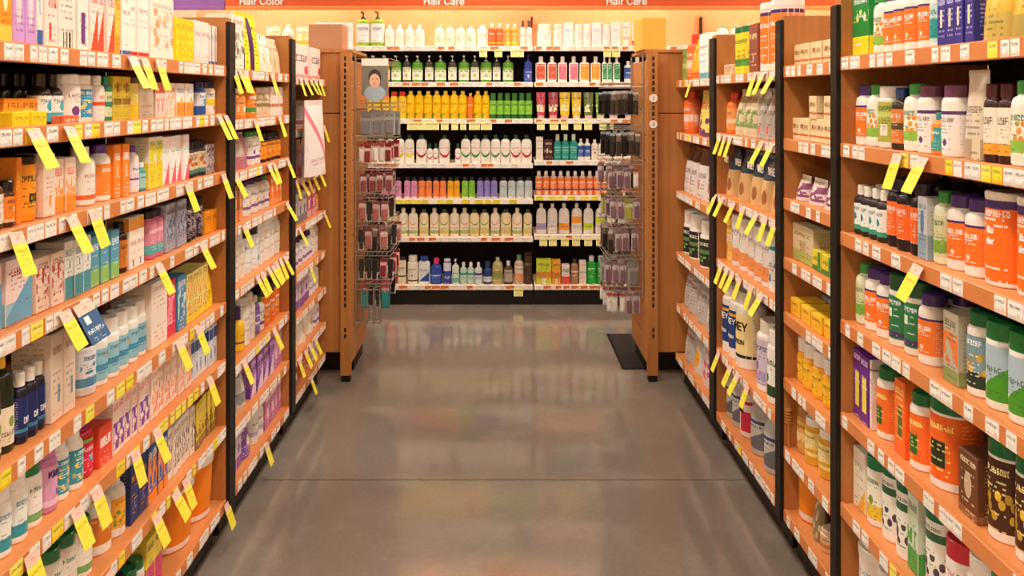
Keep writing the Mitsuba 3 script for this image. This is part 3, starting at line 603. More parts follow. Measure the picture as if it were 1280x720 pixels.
D('berryjar', 'can', (.10, .205), f'{W} 1f6a44 e9e8dc 3a6a4a 5a3a5a 354', 'green-lidded white canister with dark berries', (.72, .86), (4, 0, .3, .18), (.92, .06), cap=(1.0, .17, .01))
D('cleargreen', 'carton', (.10, .07, .19), f'c8d4c0 {W} c8d4c0 4a9a4a 5aa04a 464', 'clear carton with green leaves print', (0, .3), (5, 0, .32, .24), (.85, .1))
D('redlid', 'jar', (.11, .17), f'{W} c8303a eadfd8 c8303a 8aa05a a44', 'white jar with red lid', (0, .2), (2, 0, .4, .14), (.8, .1), cap=(.98, .25, .04))
D('whitecan', 'jar', (.11, .18), f'ece6dc efe9df ece6dc 3a7a4a 2a6a40 465', 'white jar with small green band', (.2, .35), (0, 0, .4, .14), (.75, .1), cap=(.9, .2, .08))
D('whitetub', 'tub', (.15, .17), f'ece5dc f0eadf ece5dc d8d0c8 c8c0b8 999', 'plain white tub', (9, 9), (0, 0, .4, .14), (.7, .08))

# ---- honey bay
D('creambar', 'carton', (.115, .07, .075), f'e9d2a2 {W} e9d2a2 c8603a c8703a 6a5a30', 'small cream carton with red line', (.2, .28), (1, -.4, .65, .1), (.62, .2))
D('wafer', 'pouch', (.12, .07, .085), f'e0d4c8 {W} e0d4c8 c87a3a 8a4a7a 755', 'clear pouch of orange and purple sweets', (9, 9), (5, 0, .45, .3), (.9, .05))
D('loaf', 'carton', (.22, .12, .125), f'd0bc94 {W} d0bc94 a8b060 b8a070 764', 'long beige carton', (0, .3), (1, 0, .45, .14), (.75, .1))
D('tin', 'carton', (.13, .08, .065), f'd8c830 {W} d8c830 3a7a3a 3a8a3a 463', 'yellow and green small carton', (0, .25), (6, .6, 0, .15), (.6, .2))
D('yellowtray', 'carton', (.115, .09, .055), f'f2c030 {W} f2c030 f2c030 e89a20 6a4a20', 'yellow display tray of dark bars', (9, 9), (4, 0, .4, .2), (.7, .16))
D('bar', 'carton', (.11, .02, .105), f'4a4a50 {W} 4a4a50 8a8a90 8a8a90 ccc', 'dark grey wrapped bar', (.3, .6), (0, 0, .4, .2), (.8, .1))
D('honeybottle', 'bottle', (.075, .15), f'e8a828 f0eadf f0c030 f0c030 3a2a1a 532', 'golden bottle with white cap', (.0, .2), (1, -.3, .3, .1), (.75, .12), cap=(.9, .3, .1))
D('whitelying', 'bottle', (.09, .16), f'e8e0d4 f0eadf e8e0d4 d8c8b8 c8b098 887', 'white bottle with white cap', (.2, .4), (0, 0, .4, .2), (.75, .1), cap=(.85, .28, .1))
D('amberjar', 'jar', (.10, .155), f'c88a3a a8743a d8a050 e8c080 e8d8b0 532', 'amber honey jar with cloth-brown lid', (.3, .6), (2, 0, .4, .16), (.8, .1), cap=(.95, .2, .06))
D('goldjar', 'jar', (.095, .15), f'd8a02a efe9dd e8d88a d8a02a e8e0b0 543', 'golden honey jar with white lid and pale label', (.15, .3), (2, 0, .4, .16), (.8, .1), cap=(.92, .16, .06), lab=(.2, .72))
D('honeyblock', 'tub', (.13, .17), f'f08c1e f0e6d8 f08c1e e8d8c8 f4a040 fda', 'orange tub with white lid', (0, .16), (0, 0, .4, .16), (9, 0), sq=.8, lab=(.05, .8))
D('beads', 'pouch', (.06, .05, .165), f'5a4a3a d8d0c0 8a7a5a 3a3a2a d8c08a eee', 'slim clear bag of mixed beads', (9, 9), (4, 0, .5, .5), (9, 0))
D('lowjar', 'jar', (.08, .07), f'd8b48a d8c0a0 d8b48a c87a3a e8d0b0 643', 'low tan jar', (.2, .5), (0, 0, .4, .16), (.8, .1))

# ---- whey bay and black-tub bay
D('bigorange', 'can', (.14, .27), f'{W} f2ece2 f27e28 3a2a78 f2a060 fff', 'large orange canister with purple bands', (.93, .99), (2, .3, .12, .06), (.74, .08), cap=(1.02, .1, .003), lab=(.12, .86))
D('browncase', 'carton', (.09, .08, .20), f'8a4a3a {W} 8a4a3a 6a3028 d8a080 eda', 'reddish brown carton', (9, 9), (2, 0, .3, .08), (.75, .1))
D('greenyellow', 'can', (.10, .205), f'e8dc30 1f7a48 e8dc30 5a9a3a e8a030 353', 'yellow canister with green lid', (.1, .3), (4, 0, .4, .16), (.78, .1))
D('lowbeige', 'carton', (.13, .07, .05), f'e8c8a0 {W} e8c8a0 d8a070 d8a070 855', 'low beige carton', (9, 9), (1, 0, .4, .16), (.7, .2))
D('redcap', 'bottle', (.10, .185), f'f07a2a d8402a f0a058 f6d0a8 fbe8d0 a42', 'orange bottle with red cap', (.3, .5), (1, 0, .2, .1), (.75, .12), cap=(.6, .2, .14))
D('printbag', 'pouch', (.15, .09, .20), f'd8c8a8 d0c0a0 d8c8a8 a89860 8aa060 654', 'beige printed bag', (.75, .9), (5, 0, .4, .2), (.82, .12))
D('greybag', 'pouch', (.15, .09, .20), f'c0b8b0 a8a098 c0b8b0 8a8a88 d86a5a 655', 'grey foil bag with red mark', (.7, .85), (1, .2, .2, .08), (.55, .1))
D('wheybag', 'pouch', (.16, .10, .215), f'd8b078 2a4a60 d8b078 2a4a60 a86a40 f2ece2', 'tan bag with navy top lettered WHEY', (.58, 1), (2, .3, .25, .14), (9, 0), text=[('WHEY', .13, .68)])
D('yellowcan', 'can', (.10, .22), f'f0c860 d84a2a f0c860 f0dcc0 e8703a a42', 'yellow canister with red lid', (.4, .6), (2, 0, .2, .1), (.78, .1))
D('peachcan', 'can', (.105, .22), f'ece4da f0e9de ece6de ee9a5a d85a4a 865', 'white canister with peach foot', (0, .34), (1, 0, .62, .04), (.78, .1))
D('bluecan', 'can', (.10, .215), f'ece8e0 f0e9de e8ecea 3a8ab0 3a8ab0 345', 'white canister with blue circle', (.85, .95), (2, 0, .2, .1), (.5, .1))
D('wheyblue', 'jar', (.118, .30), f'ece6da eee6d8 26407a e8a83a ece6da f4efe2', 'big white tub with dark blue WHEY label', (.84, .92), (0, 0, .2, .1), (9, 0), cap=(.8, .17, .07), lab=(.16, .7), text=[('WHEY', .085, .5), ('PROTEIN', .045, .3)])
D('wheyyellow', 'jar', (.155, .315), f'ece6da eee6d8 f0dc98 2a2420 f0dc98 1e1a18', 'big white tub with pale yellow WHEY PROTEIN label', (0, .07), (0, 0, .2, .1), (9, 0), cap=(.8, .16, .07), lab=(.14, .72), text=[('WHEY', .11, .5), ('PROTEIN', .055, .32)])
D('lavtub', 'jar', (.14, .27), f'ece6da e8ddc8 d0c0d8 b8a0c8 8a6aa8 546', 'white tub with lavender label', (.1, .3), (2, 0, .4, .1), (.8, .1), cap=(.82, .18, .06))
D('bronzelid', 'jar', (.14, .30), f'eae2d6 d8c8b4 eae2d6 c8722a e8b060 754', 'tall tub with a bronze shoulder band', (.84, 1), (0, 0, .4, .1), (.6, .08), cap=(.84, .2, .06))
D('greenwhey', 'jar', (.12, .27), f'ece6da eee8dc f0ece0 2a4a2a 3a8a3a 353', 'white tub with dark green label foot', (0, .25), (2, 0, .4, .1), (.76, .12))
D('foilbottle', 'jar', (.12, .235), f'b8b4ae eee6da c4c0ba 3a4a7a 6a6a70 445', 'grey tub with white lid', (.8, .9), (3, 0, .3, .1), (.7, .08), cap=(.6, .18, .16))
D('redet', 'jar', (.12, .22), f'ece4dc eee6dc f0e4de c8304a c8304a 322', 'white tub with red band lettered diet', (.82, .92), (1, .6, .3, .3), (9, 0), cap=(.78, .16, .08), text=[('diet', .1, .45)])
D('blacklabel', 'jar', (.14, .24), f'ece6da eee6d8 2a2824 5a8a4a 4a9a3a f0e8d8', 'white tub with black label and green picture', (.45, .6), (4, .1, .22, .14), (.8, .12), cap=(.92, .3, .06), lab=(.05, .62))
D('whitefoil', 'pouch', (.17, .09, .26), f'dcd6d0 4a2c1c dcd6d0 4a2c1c c88a8a 755', 'white foil pouch with brown top', (.72, 1), (2, 0, .3, .1), (.5, .1))
D('berrypouch', 'pouch', (.19, .10, .24), f'f0dc70 f0e090 f0dc70 5a3a6a 6a3a70 a44', 'yellow pouch with dark berries', (0, .1), (4, .1, .24, .18), (.7, .14))
D('silverbag', 'pouch', (.18, .10, .235), f'bab4ae a8a29a bab4ae 8a847c d8d0c8 544', 'silver-grey bag', (.75, .9), (2, 0, .35, .12), (.65, .1))
D('yellowdisc', 'pouch', (.17, .09, .20), f'd8d0c8 c8c0b8 d8d0c8 f0a82a f0a82a 544', 'grey-white bag with a yellow disc', (9, 9), (2, .1, .4, .24), (.82, .1))
D('pinkgrape', 'pouch', (.16, .09, .20), f'dcd0cc c8c0b8 dcd0cc d85a7a d85a7a a46', 'white bag with a pink fruit picture', (9, 9), (4, .1, .4, .22), (.82, .1))
D('sportorange', 'bottle', (.13, .25), f'ee6a2a d8402a ee7a38 f4d0b8 f6e0d0 fff', 'large orange bottle with red cap and pale label', (.3, .62), (0, 0, .4, .22), (.82, .1), cap=(.55, .18, .14))
D('tallblue', 'carton', (.10, .10, .23), f'eef0ee {W} eef0ee 5ab0c0 5ab0c0 467', 'tall white carton with aqua foot', (0, .14), (0, 0, .4, .22), (.7, .06))
D('goldcan', 'pouch', (.13, .09, .22), f'f0b838 f0c050 f0b838 e87a3a f6e0a0 a42', 'golden pouch with orange foot', (0, .2), (2, 0, .6, .12), (.75, .1))
D('greencan', 'can', (.09, .20), f'8aa04a {W} 8aa04a b8c870 d8e0a8 353', 'olive green can', (.3, .5), (0, 0, .6, .12), (.75, .1))

# ---- the hair care wall
D('pumpgreen', 'pump', (.105, .27), f'9ac03a 3a3a34 f4f2ee 9ac03a c88ad0 647', 'white pump bottle with lime shoulders', (0, .06), (0, 0, .2, .1), (.74, .14), lab=(.1, .78))
D('gallon', 'bottle', (.10, .17), f'f4f0e2 f4f2e6 f4f0e2 e8ecd8 dfe8c8 ab9', 'creamy white bottle', (9, 9), (2, 0, .4, .2), (.75, .08), cap=(.4, .16, .26))
D('gallongreen', 'bottle', (.10, .17), f'eef0d8 a8cfa0 eef0d8 d8e4b8 b8d8c8 796', 'creamy bottle with mint cap', (.2, .3), (2, 0, .4, .2), (.75, .08), cap=(.4, .14, .26))
D('whitetall', 'bottle', (.09, .165), f'f6f2e6 f6f2e6 f6f2e6 f0ead8 e8e0c8 aa9', 'plain cream bottle', (9, 9), (0, 0, .4, .2), (.75, .06), cap=(.5, .1, .2))
D('redorange', 'bottle', (.06, .18), f'ee6a2a f0e8d8 ee6a2a e8c848 f4a060 fff', 'red-orange bottle with white cap', (.06, .14), (0, 0, .4, .2), (.75, .1), cap=(.5, .18, .08))
D('amberlime', 'bottle', (.06, .175), f'f2a428 f0e8d8 f2a428 a8d040 f6c060 fff', 'amber bottle with lime foot', (.0, .2), (0, 0, .4, .2), (.75, .1), cap=(.5, .18, .08))
D('whitepump', 'bottle', (.055, .20), f'f0eadf 6a5040 f0eadf e8e0d0 e8e0d0 886', 'slim white bottle with brown cap', (9, 9), (0, 0, .4, .2), (.6, .1), cap=(.5, .25, .08))
D('herbalgreen', 'pump', (.085, .205), f'5a9a2e d8dcd0 eef0dc 8ab84a b8d080 453', 'green bottle with pale label and clear top', (.8, 1), (2, 0, .35, .14), (.7, .12), lab=(.1, .66), arc=150)
D('herbalclear', 'pump', (.062, .205), f'3a3a2e d8dcd0 eef0e0 c8c8a0 e8c050 453', 'slim dark bottle with pale label', (.8, 1), (2, 0, .35, .14), (.7, .12), lab=(.1, .68), arc=170)
D('bluepump', 'pump', (.075, .21), f'2a3f9a 2a3f9a 3a52b0 3a52b0 cfd8ee eef', 'cobalt blue bottle', (9, 9), (1, 0, .35, .12), (.7, .1), lab=(.08, .6))
D('redyellow', 'bottle', (.055, .21), f'f2c81e d8402a f0d040 f2c81e c87a28 a52', 'yellow bottle with red cap', (9, 9), (4, 0, .4, .2), (.78, .1), cap=(.8, .16, .06))
D('yellowshampoo', 'bottle', (.066, .215), f'f6c80e f0d048 f8d010 8ab81e f6b010 b60', 'bright yellow bottle with green foot', (0, .26), (3, 0, .3, .2), (.72, .1), cap=(.5, .12, .08), lab=(.02, .74))
D('orangeshampoo', 'bottle', (.062, .20), f'e87818 f0c048 e87818 c86018 f6a030 fe8', 'orange-brown bottle', (0, .2), (0, 0, .3, .2), (.7, .1), cap=(.5, .12, .08), lab=(.02, .74))
D('greenshampoo', 'bottle', (.062, .20), f'3a8a3a 3a7a34 8ac83a 2a6a2a d0e8a0 264', 'green bottle with lime label', (.0, .2), (1, 0, .6, .04), (.76, .1), cap=(.8, .28, .04), lab=(.04, .7))
D('ovalwhite', 'bottle', (.078, .215), f'f2ece0 1f4a34 f2ece0 f2ece0 2f9a4a b44', 'white oval bottle with green leaf mark', (9, 9), (8, 0, .34, .08), (.76, .06), sq=.6, cap=(.42, .13, .16))
D('ovalred', 'bottle', (.078, .215), f'f2ece0 1f4a34 f2ece0 f2ece0 b83a40 b44', 'white oval bottle with red leaf mark', (9, 9), (8, 0, .34, .08), (.76, .06), sq=.6, cap=(.42, .13, .16))
D('ovalyellow', 'bottle', (.078, .215), f'f2ece0 1f4a34 f2ece0 f2ece0 e8d03a b44', 'white oval bottle with yellow leaf mark', (9, 9), (8, 0, .34, .1), (.76, .06), sq=.6, cap=(.42, .13, .16))
D('ovalsmall', 'bottle', (.06, .15), f'f2ece0 1f4a34 f2ece0 f2ece0 b84a50 b44', 'short white oval bottle with green cap', (9, 9), (8, 0, .34, .08), (.76, .06), sq=.6, cap=(.5, .24, .1))
for nm_, h_, d_ in (('pink', 'd890b8', 'mauve pink'), ('orange', 'f08a48', 'soft orange'), ('yellow', 'f2b01e', 'marigold'), ('green', '8ac838', 'apple green'), ('violet', '8f86c8', 'violet'), ('grey', 'c4d0d0', 'pale grey')):
    D('mini' + nm_, 'bottle', (.055, .165), f'{h_} 2a2a40 {h_} f2ece4 {h_} 556', f'{d_} bottle with navy cap', (0, .08), (2, 0, .5, .05), (.72, .06), cap=(.7, .16, .04), lab=(.02, .78))
D('lotion', 'bottle', (.078, .215), f'f0e4cc eee6d6 f0e6d0 a8b87a e0a078 574', 'cream bottle with green arch and pale cap', (.0, .2), (8, 0, .68, .04), (.36, .06), cap=(.42, .16, .14))
D('lotiongreen', 'bottle', (.078, .205), f'eedcb4 3a5a34 f0e2b8 d8c878 7a9a4a 574', 'cream bottle with dark green cap', (.0, .3), (8, 0, .68, .04), (.36, .06), cap=(.5, .12, .16))
D('redspray', 'can', (.07, .225), f'd8482a 5ac03a d8482a d8482a e8c8a0 fec', 'red can with green lid', (9, 9), (5, 0, .4, .2), (.75, .1), cap=(.95, .1, .03))
D('beigebottle', 'bottle', (.075, .205), f'e0d4b8 3a2c24 e6dcc4 4a4a3a 3a4a3a 543', 'beige bottle with black cap', (.25, .32), (2, 0, .28, .06), (.7, .08), cap=(.86, .1, .04))
D('whitebig', 'bottle', (.08, .215), f'ece4d4 f0eadc ece4d4 3a2c24 3a5a4a 543', 'white bottle with dark foot', (0, .08), (2, 0, .34, .06), (.7, .08), cap=(.8, .2, .06))
D('dandruff', 'bottle', (.095, .21), f'e9ecee 2a4a9a e9ecee 2a4a9a 2a50a8 246', 'white bottle with blue swoosh and blue cap', (9, 9), (3, 0, .26, .1), (.66, .1), cap=(.7, .14, .1), sq=.6)
D('bluepink', 'bottle', (.085, .195), f'2a4aa8 e0406a 2f52b0 2f52b0 7a98d8 fff', 'blue bottle with pink cap', (9, 9), (0, 0, .26, .1), (.55, .12), cap=(.5, .22, .2))
D('bluewhite', 'bottle', (.065, .19), f'3a4aa0 e4e6ee 3a4aa0 dfe4ee dfe4ee eef', 'blue bottle with white upper half', (.6, 1), (0, 0, .26, .1), (.3, .12), cap=(.85, .1, .04), lab=(.02, .86))
D('greenpump', 'pump', (.06, .19), f'cfe0d4 f0eee6 d8e8dc 7ac0a8 7ac0a8 465', 'pale green pump bottle', (0, .3), (0, 0, .26, .1), (.6, .1))
D('aquabottle', 'bottle', (.06, .165), f'bcd8cc f0eae0 c8e0d4 4aa890 4aa890 465', 'pale aqua bottle with white cap', (.6, .8), (0, 0, .26, .1), (.4, .1), cap=(.5, .22, .1))
D('bluepale', 'bottle', (.065, .165), f'd0d8e0 f0eae0 d8dfe8 3a4a8a 8a9ac8 446', 'pale bottle with navy band', (.65, .85), (0, 0, .26, .1), (.4, .1), cap=(.42, .2, .16))
D('navybottle', 'bottle', (.07, .17), f'2a3f7a 2a3f7a dfe4e8 2a3f7a e8c83a 246', 'navy bottle with white label', (.5, 1), (0, 0, .26, .1), (.3, .1), cap=(.6, .28, .1))
D('amberclear', 'bottle', (.08, .20), f'b8b07a d8d0b8 c8c088 98a05a d8d8a8 453', 'olive clear bottle', (.2, .7), (0, 0, .26, .1), (.75, .1), cap=(.35, .12, .24))
D('darkamber', 'bottle', (.06, .175), f'4a3a30 e8e0d4 b8a898 4a3a30 d8c8b8 422', 'dark bottle with white cap', (9, 9), (0, 0, .26, .1), (.75, .1), cap=(.45, .2, .12))
D('greenlabel', 'bottle', (.085, .22), f'c8b89a 5a9a6a e8dcc8 e8a070 e8b080 643', 'tan bottle with green cap and peach label', (0, .5), (0, 0, .26, .1), (.78, .1), cap=(.5, .18, .14))
D('browncan', 'can', (.08, .245), f'4a3028 2a1c18 4a3028 6a4a3a 6a4a3a a86', 'dark brown canister', (9, 9), (0, 0, .26, .1), (.7, .1))
D('milky', 'bottle', (.10, .175), f'f2eadc f4ece0 f4efe6 f4efe6 dfe0e0 bb9', 'milky white bottle with wide shoulders', (9, 9), (2, 0, .5, .2), (.78, .05), cap=(.9, .2, .03))
D('milkyslim', 'carton', (.06, .06, .185), f'f6f4f0 {W} f6f4f0 e8eaee dfe4ea 99a', 'slim bright white carton', (9, 9), (2, 0, .35, .12), (.7, .05))
D('whitetube', 'tube', (.075, .19), f'f4e8dc f0ddd0 f4e8dc e8b8a0 e8c0a8 b76', 'white tube with peach print', (.2, .3), (2, 0, .5, .1), (.75, .08))
D('redtube', 'tube', (.08, .19), f'f0c8b4 d83a30 f4e0d4 e04a3a e04a3a c33', 'pale tube with red edge', (.0, .12), (6, .85, 0, .1), (.6, .1))
for nm_, h_, d_ in (('red', 'e05a3a', 'red'), ('rose', 'e87a90', 'rose'), ('orange', 'f0a428', 'orange'), ('green', '3a9a5a', 'green')):
    D('cond' + nm_, 'bottle', (.075, .20), f'f4efe4 f0ebe0 f4efe4 f4efe4 {h_} fff', f'white bottle with {d_} label', (9, 9), (1, 0, .52, .42), (.86, .06), cap=(.42, .2, .1), lab=(.04, .74))
for nm_, g_, c_, d_ in (('red', 'd8485a', 'e8b0a8', 'red'), ('wine', 'b83a48', 'd89a90', 'wine red'), ('yellow', 'f4cc1e', 'e8a8a0', 'yellow'), ('gold', 'e8c82a', 'e8d0a0', 'gold patterned'), ('olive', '6a7a34', 'd8b8a8', 'olive'), ('green', '7ab840', 'e0c0b0', 'green'), ('blue', '3a7ab8', 'e0b8a8', 'blue')):
    D('tube' + nm_, 'tube', (.078, .205), f'{g_} {c_} {g_} {g_} f0e8b8 421', f'{d_} squeeze tube standing on its cap', (9, 9), (5, 0, .3, .16), (.74, .08))
D('tealspray', 'bottle', (.075, .20), f'1f8a80 c8d8cc 2a988c 8ac8b8 8ac8b8 dfe', 'teal bottle with pale cap', (.7, .8), (0, 0, .3, .16), (.55, .08), cap=(.5, .24, .1))
D('bluelabel', 'bottle', (.06, .165), f'e8e4e0 eee8e0 2a58a8 e8e4e0 5a86c8 eef', 'white bottle with blue label', (.0, .12), (0, 0, .3, .16), (.6, .12), cap=(.45, .16, .12))
D('whitefruit', 'bottle', (.065, .16), f'eee6d8 f0eae0 eee6d8 b8c87a a84a4a 654', 'white bottle with small fruit picture', (9, 9), (2, 0, .45, .1), (.75, .08), cap=(.45, .16, .12))
D('whiteslab', 'carton', (.06, .06, .18), f'e8dfd0 {W} e8dfd0 c8b8a0 c8b8a0 876', 'slim off-white carton', (.8, .84), (0, 0, .3, .16), (.5, .08))
D('darkslab', 'carton', (.075, .06, .16), f'4a2028 {W} 4a2028 4a2028 d8c0b0 dca', 'dark maroon carton with pale dots', (9, 9), (4, 0, .5, .16), (.8, .08))
D('orangelabel', 'bottle', (.058, .185), f'c8a898 f0e6da f07a2a 3a4a70 f4d8c0 fff', 'clear bottle with orange label and white cap', (.26, .36), (1, 0, .1, .1), (.75, .1), cap=(.5, .17, .1), lab=(.04, .7))
for nm_, h_, d_ in (('violet', 'a89ac0', 'violet'), ('pale', 'd8d4d0', 'pale'), ('orange', 'f09a2a', 'orange'), ('orangetop', 'f09a2a', 'orange-topped'), ('lime', 'c8dc2a', 'lime'), ('limetop', 'c8dc2a', 'lime-topped')):
    D('gel' + nm_, 'bottle', (.09, .235), f'dcd4cc ece6dc dfd8d0 {h_} {h_} 766', f'clear-white bottle with {d_} half', (.5, .9) if nm_.endswith('top') or nm_ == 'pale' else (.1, .5), (0, 0, .3, .16), (.3, .08), cap=(.34, .14, .2), sq=.7)
D('hairdye', 'carton', (.11, .07, .19), f'c8d83a {W} c8d83a d8903a e8e0d0 753', 'lime and tan carton', (.25, .5), (1, 0, .1, .14), (.8, .1))
D('hairdyeorange', 'carton', (.11, .07, .185), f'f0a830 {W} f0a830 d8803a e8e0d0 753', 'orange and tan carton', (.25, .5), (1, 0, .1, .14), (.8, .1))
D('redwhite', 'carton', (.10, .07, .15), f'e8e0dc {W} e8e0dc e05040 d84038 654', 'white carton with red foot and dark script', (0, .4), (2, 0, .2, .1), (.72, .2))
D('brownslim', 'bottle', (.085, .19), f'a87a5a 3a4a30 a87a5a e8d0b8 d8b898 fec', 'brown bottle with dark cap', (.6, .7), (0, 0, .3, .16), (.4, .08), cap=(.5, .16, .08))
D('brightgreen', 'bottle', (.09, .215), f'1fa038 d0d8d0 1fa83a 1fa83a a8e0a8 efe', 'bright green bottle with silver cap', (9, 9), (1, 0, .42, .04), (.78, .08), cap=(.55, .2, .08), lab=(.02, .7))
D('brightblue', 'bottle', (.09, .215), f'1f68b8 d0d8e0 1f6cc0 1f6cc0 a8c8e8 eef', 'bright blue bottle with silver cap', (9, 9), (1, 0, .42, .04), (.78, .08), cap=(.55, .2, .08), lab=(.02, .7))
D('darkbrush', 'bottle', (.09, .16), f'3a2a4a 3a2430 e8a04a 3a2a4a 3a2a4a fec', 'dark bottle with orange label', (9, 9), (0, 0, .42, .04), (.7, .1))
D('navycase', 'carton', (.10, .08, .13), f'4a4866 {W} 4a4866 6a6a88 8a88a8 cce', 'dusky navy carton', (.7, .8), (1, 0, .4, .1), (.5, .1))
D('yellowwhite', 'pouch', (.12, .08, .16), f'f4e8b8 {W} f4e8b8 f0c040 f0d060 a84', 'pale yellow pouch', (.1, .3), (2, 0, .5, .14), (.75, .1))

# ---- hanging goods
D('pk_grey', 'packet', (.066, .02, .14), '8a8a88 6a6a6a a8a49c 8a8a88 7a7a7c 444', 'grey blister pack', (.86, 1), (0, 0, .42, .04), (.8, .1))
D('pk_white', 'packet', (.03, .014, .11), 'ece6dc eee8de ece6dc b84a3a e6e0d8 655', 'narrow white packet', (.84, 1), (0, 0, .42, .04), (.8, .1))
D('pk_red', 'packet', (.04, .016, .11), 'a84a44 8a2a30 e0a89a 8a2a30 8a3038 fee', 'red and grey packet', (.8, 1), (0, 0, .42, .04), (.7, .1))
D('pk_maroon', 'packet', (.04, .02, .11), '7a3038 5a2028 b8a8a0 6a2a34 8a3a40 fdd', 'maroon packet', (.8, 1), (0, 0, .42, .04), (.8, .1))
D('pk_rose', 'packet', (.045, .02, .12), 'a85a58 8a3a40 c8b4a8 8a4a4a b06a60 fdd', 'brick-rose packet', (.8, 1), (0, 0, .42, .04), (.8, .1))
D('pk_black', 'packet', (.032, .016, .12), '2a2422 1c1816 e8e2d8 2a2422 2a2422 ccc', 'black packet with white foot', (.4, 1), (0, 0, .42, .04), (.2, .1))
D('pk_teal', 'packet', (.05, .025, .13), '2a7a78 c83a40 2a7a78 c83a40 2f8a86 eee', 'teal packet with red top', (.78, 1), (0, 0, .42, .04), (.85, .1))
D('pk_brush', 'packet', (.03, .02, .135), '2a2420 2a2420 6a5a50 c8b8a8 26201c ccc', 'dark brush on a tan card', (.88, 1), (0, 0, .42, .04), (.95, .05))
D('pk_comb', 'packet', (.03, .016, .135), '1e1a18 1c1816 2a2624 8aa8c0 1c1816 ccc', 'black comb packet', (.88, 1), (0, 0, .42, .04), (.95, .05))
D('pk_plum', 'packet', (.04, .016, .12), '7a6068 6a5058 c8b8b0 8a6a78 7a5a68 ccc', 'plum striped packet', (.8, 1), (6, .4, 0, .1), (.8, .1))
D('pk_olive', 'packet', (.045, .02, .13), '9a9a3a 7a7a2a c8c8a0 9a9a3a a0a03a 553', 'olive green packet', (.8, 1), (0, 0, .42, .04), (.8, .1))
D('darkclear', 'bottle', (.075, .2), '2c2a22 1c1a16 3a382c 4a4838 4a4838 776', 'dark smoky bottle', (9, 9), (0, 0, .3, .2), (.6, .08), cap=(.4, .2, .2))


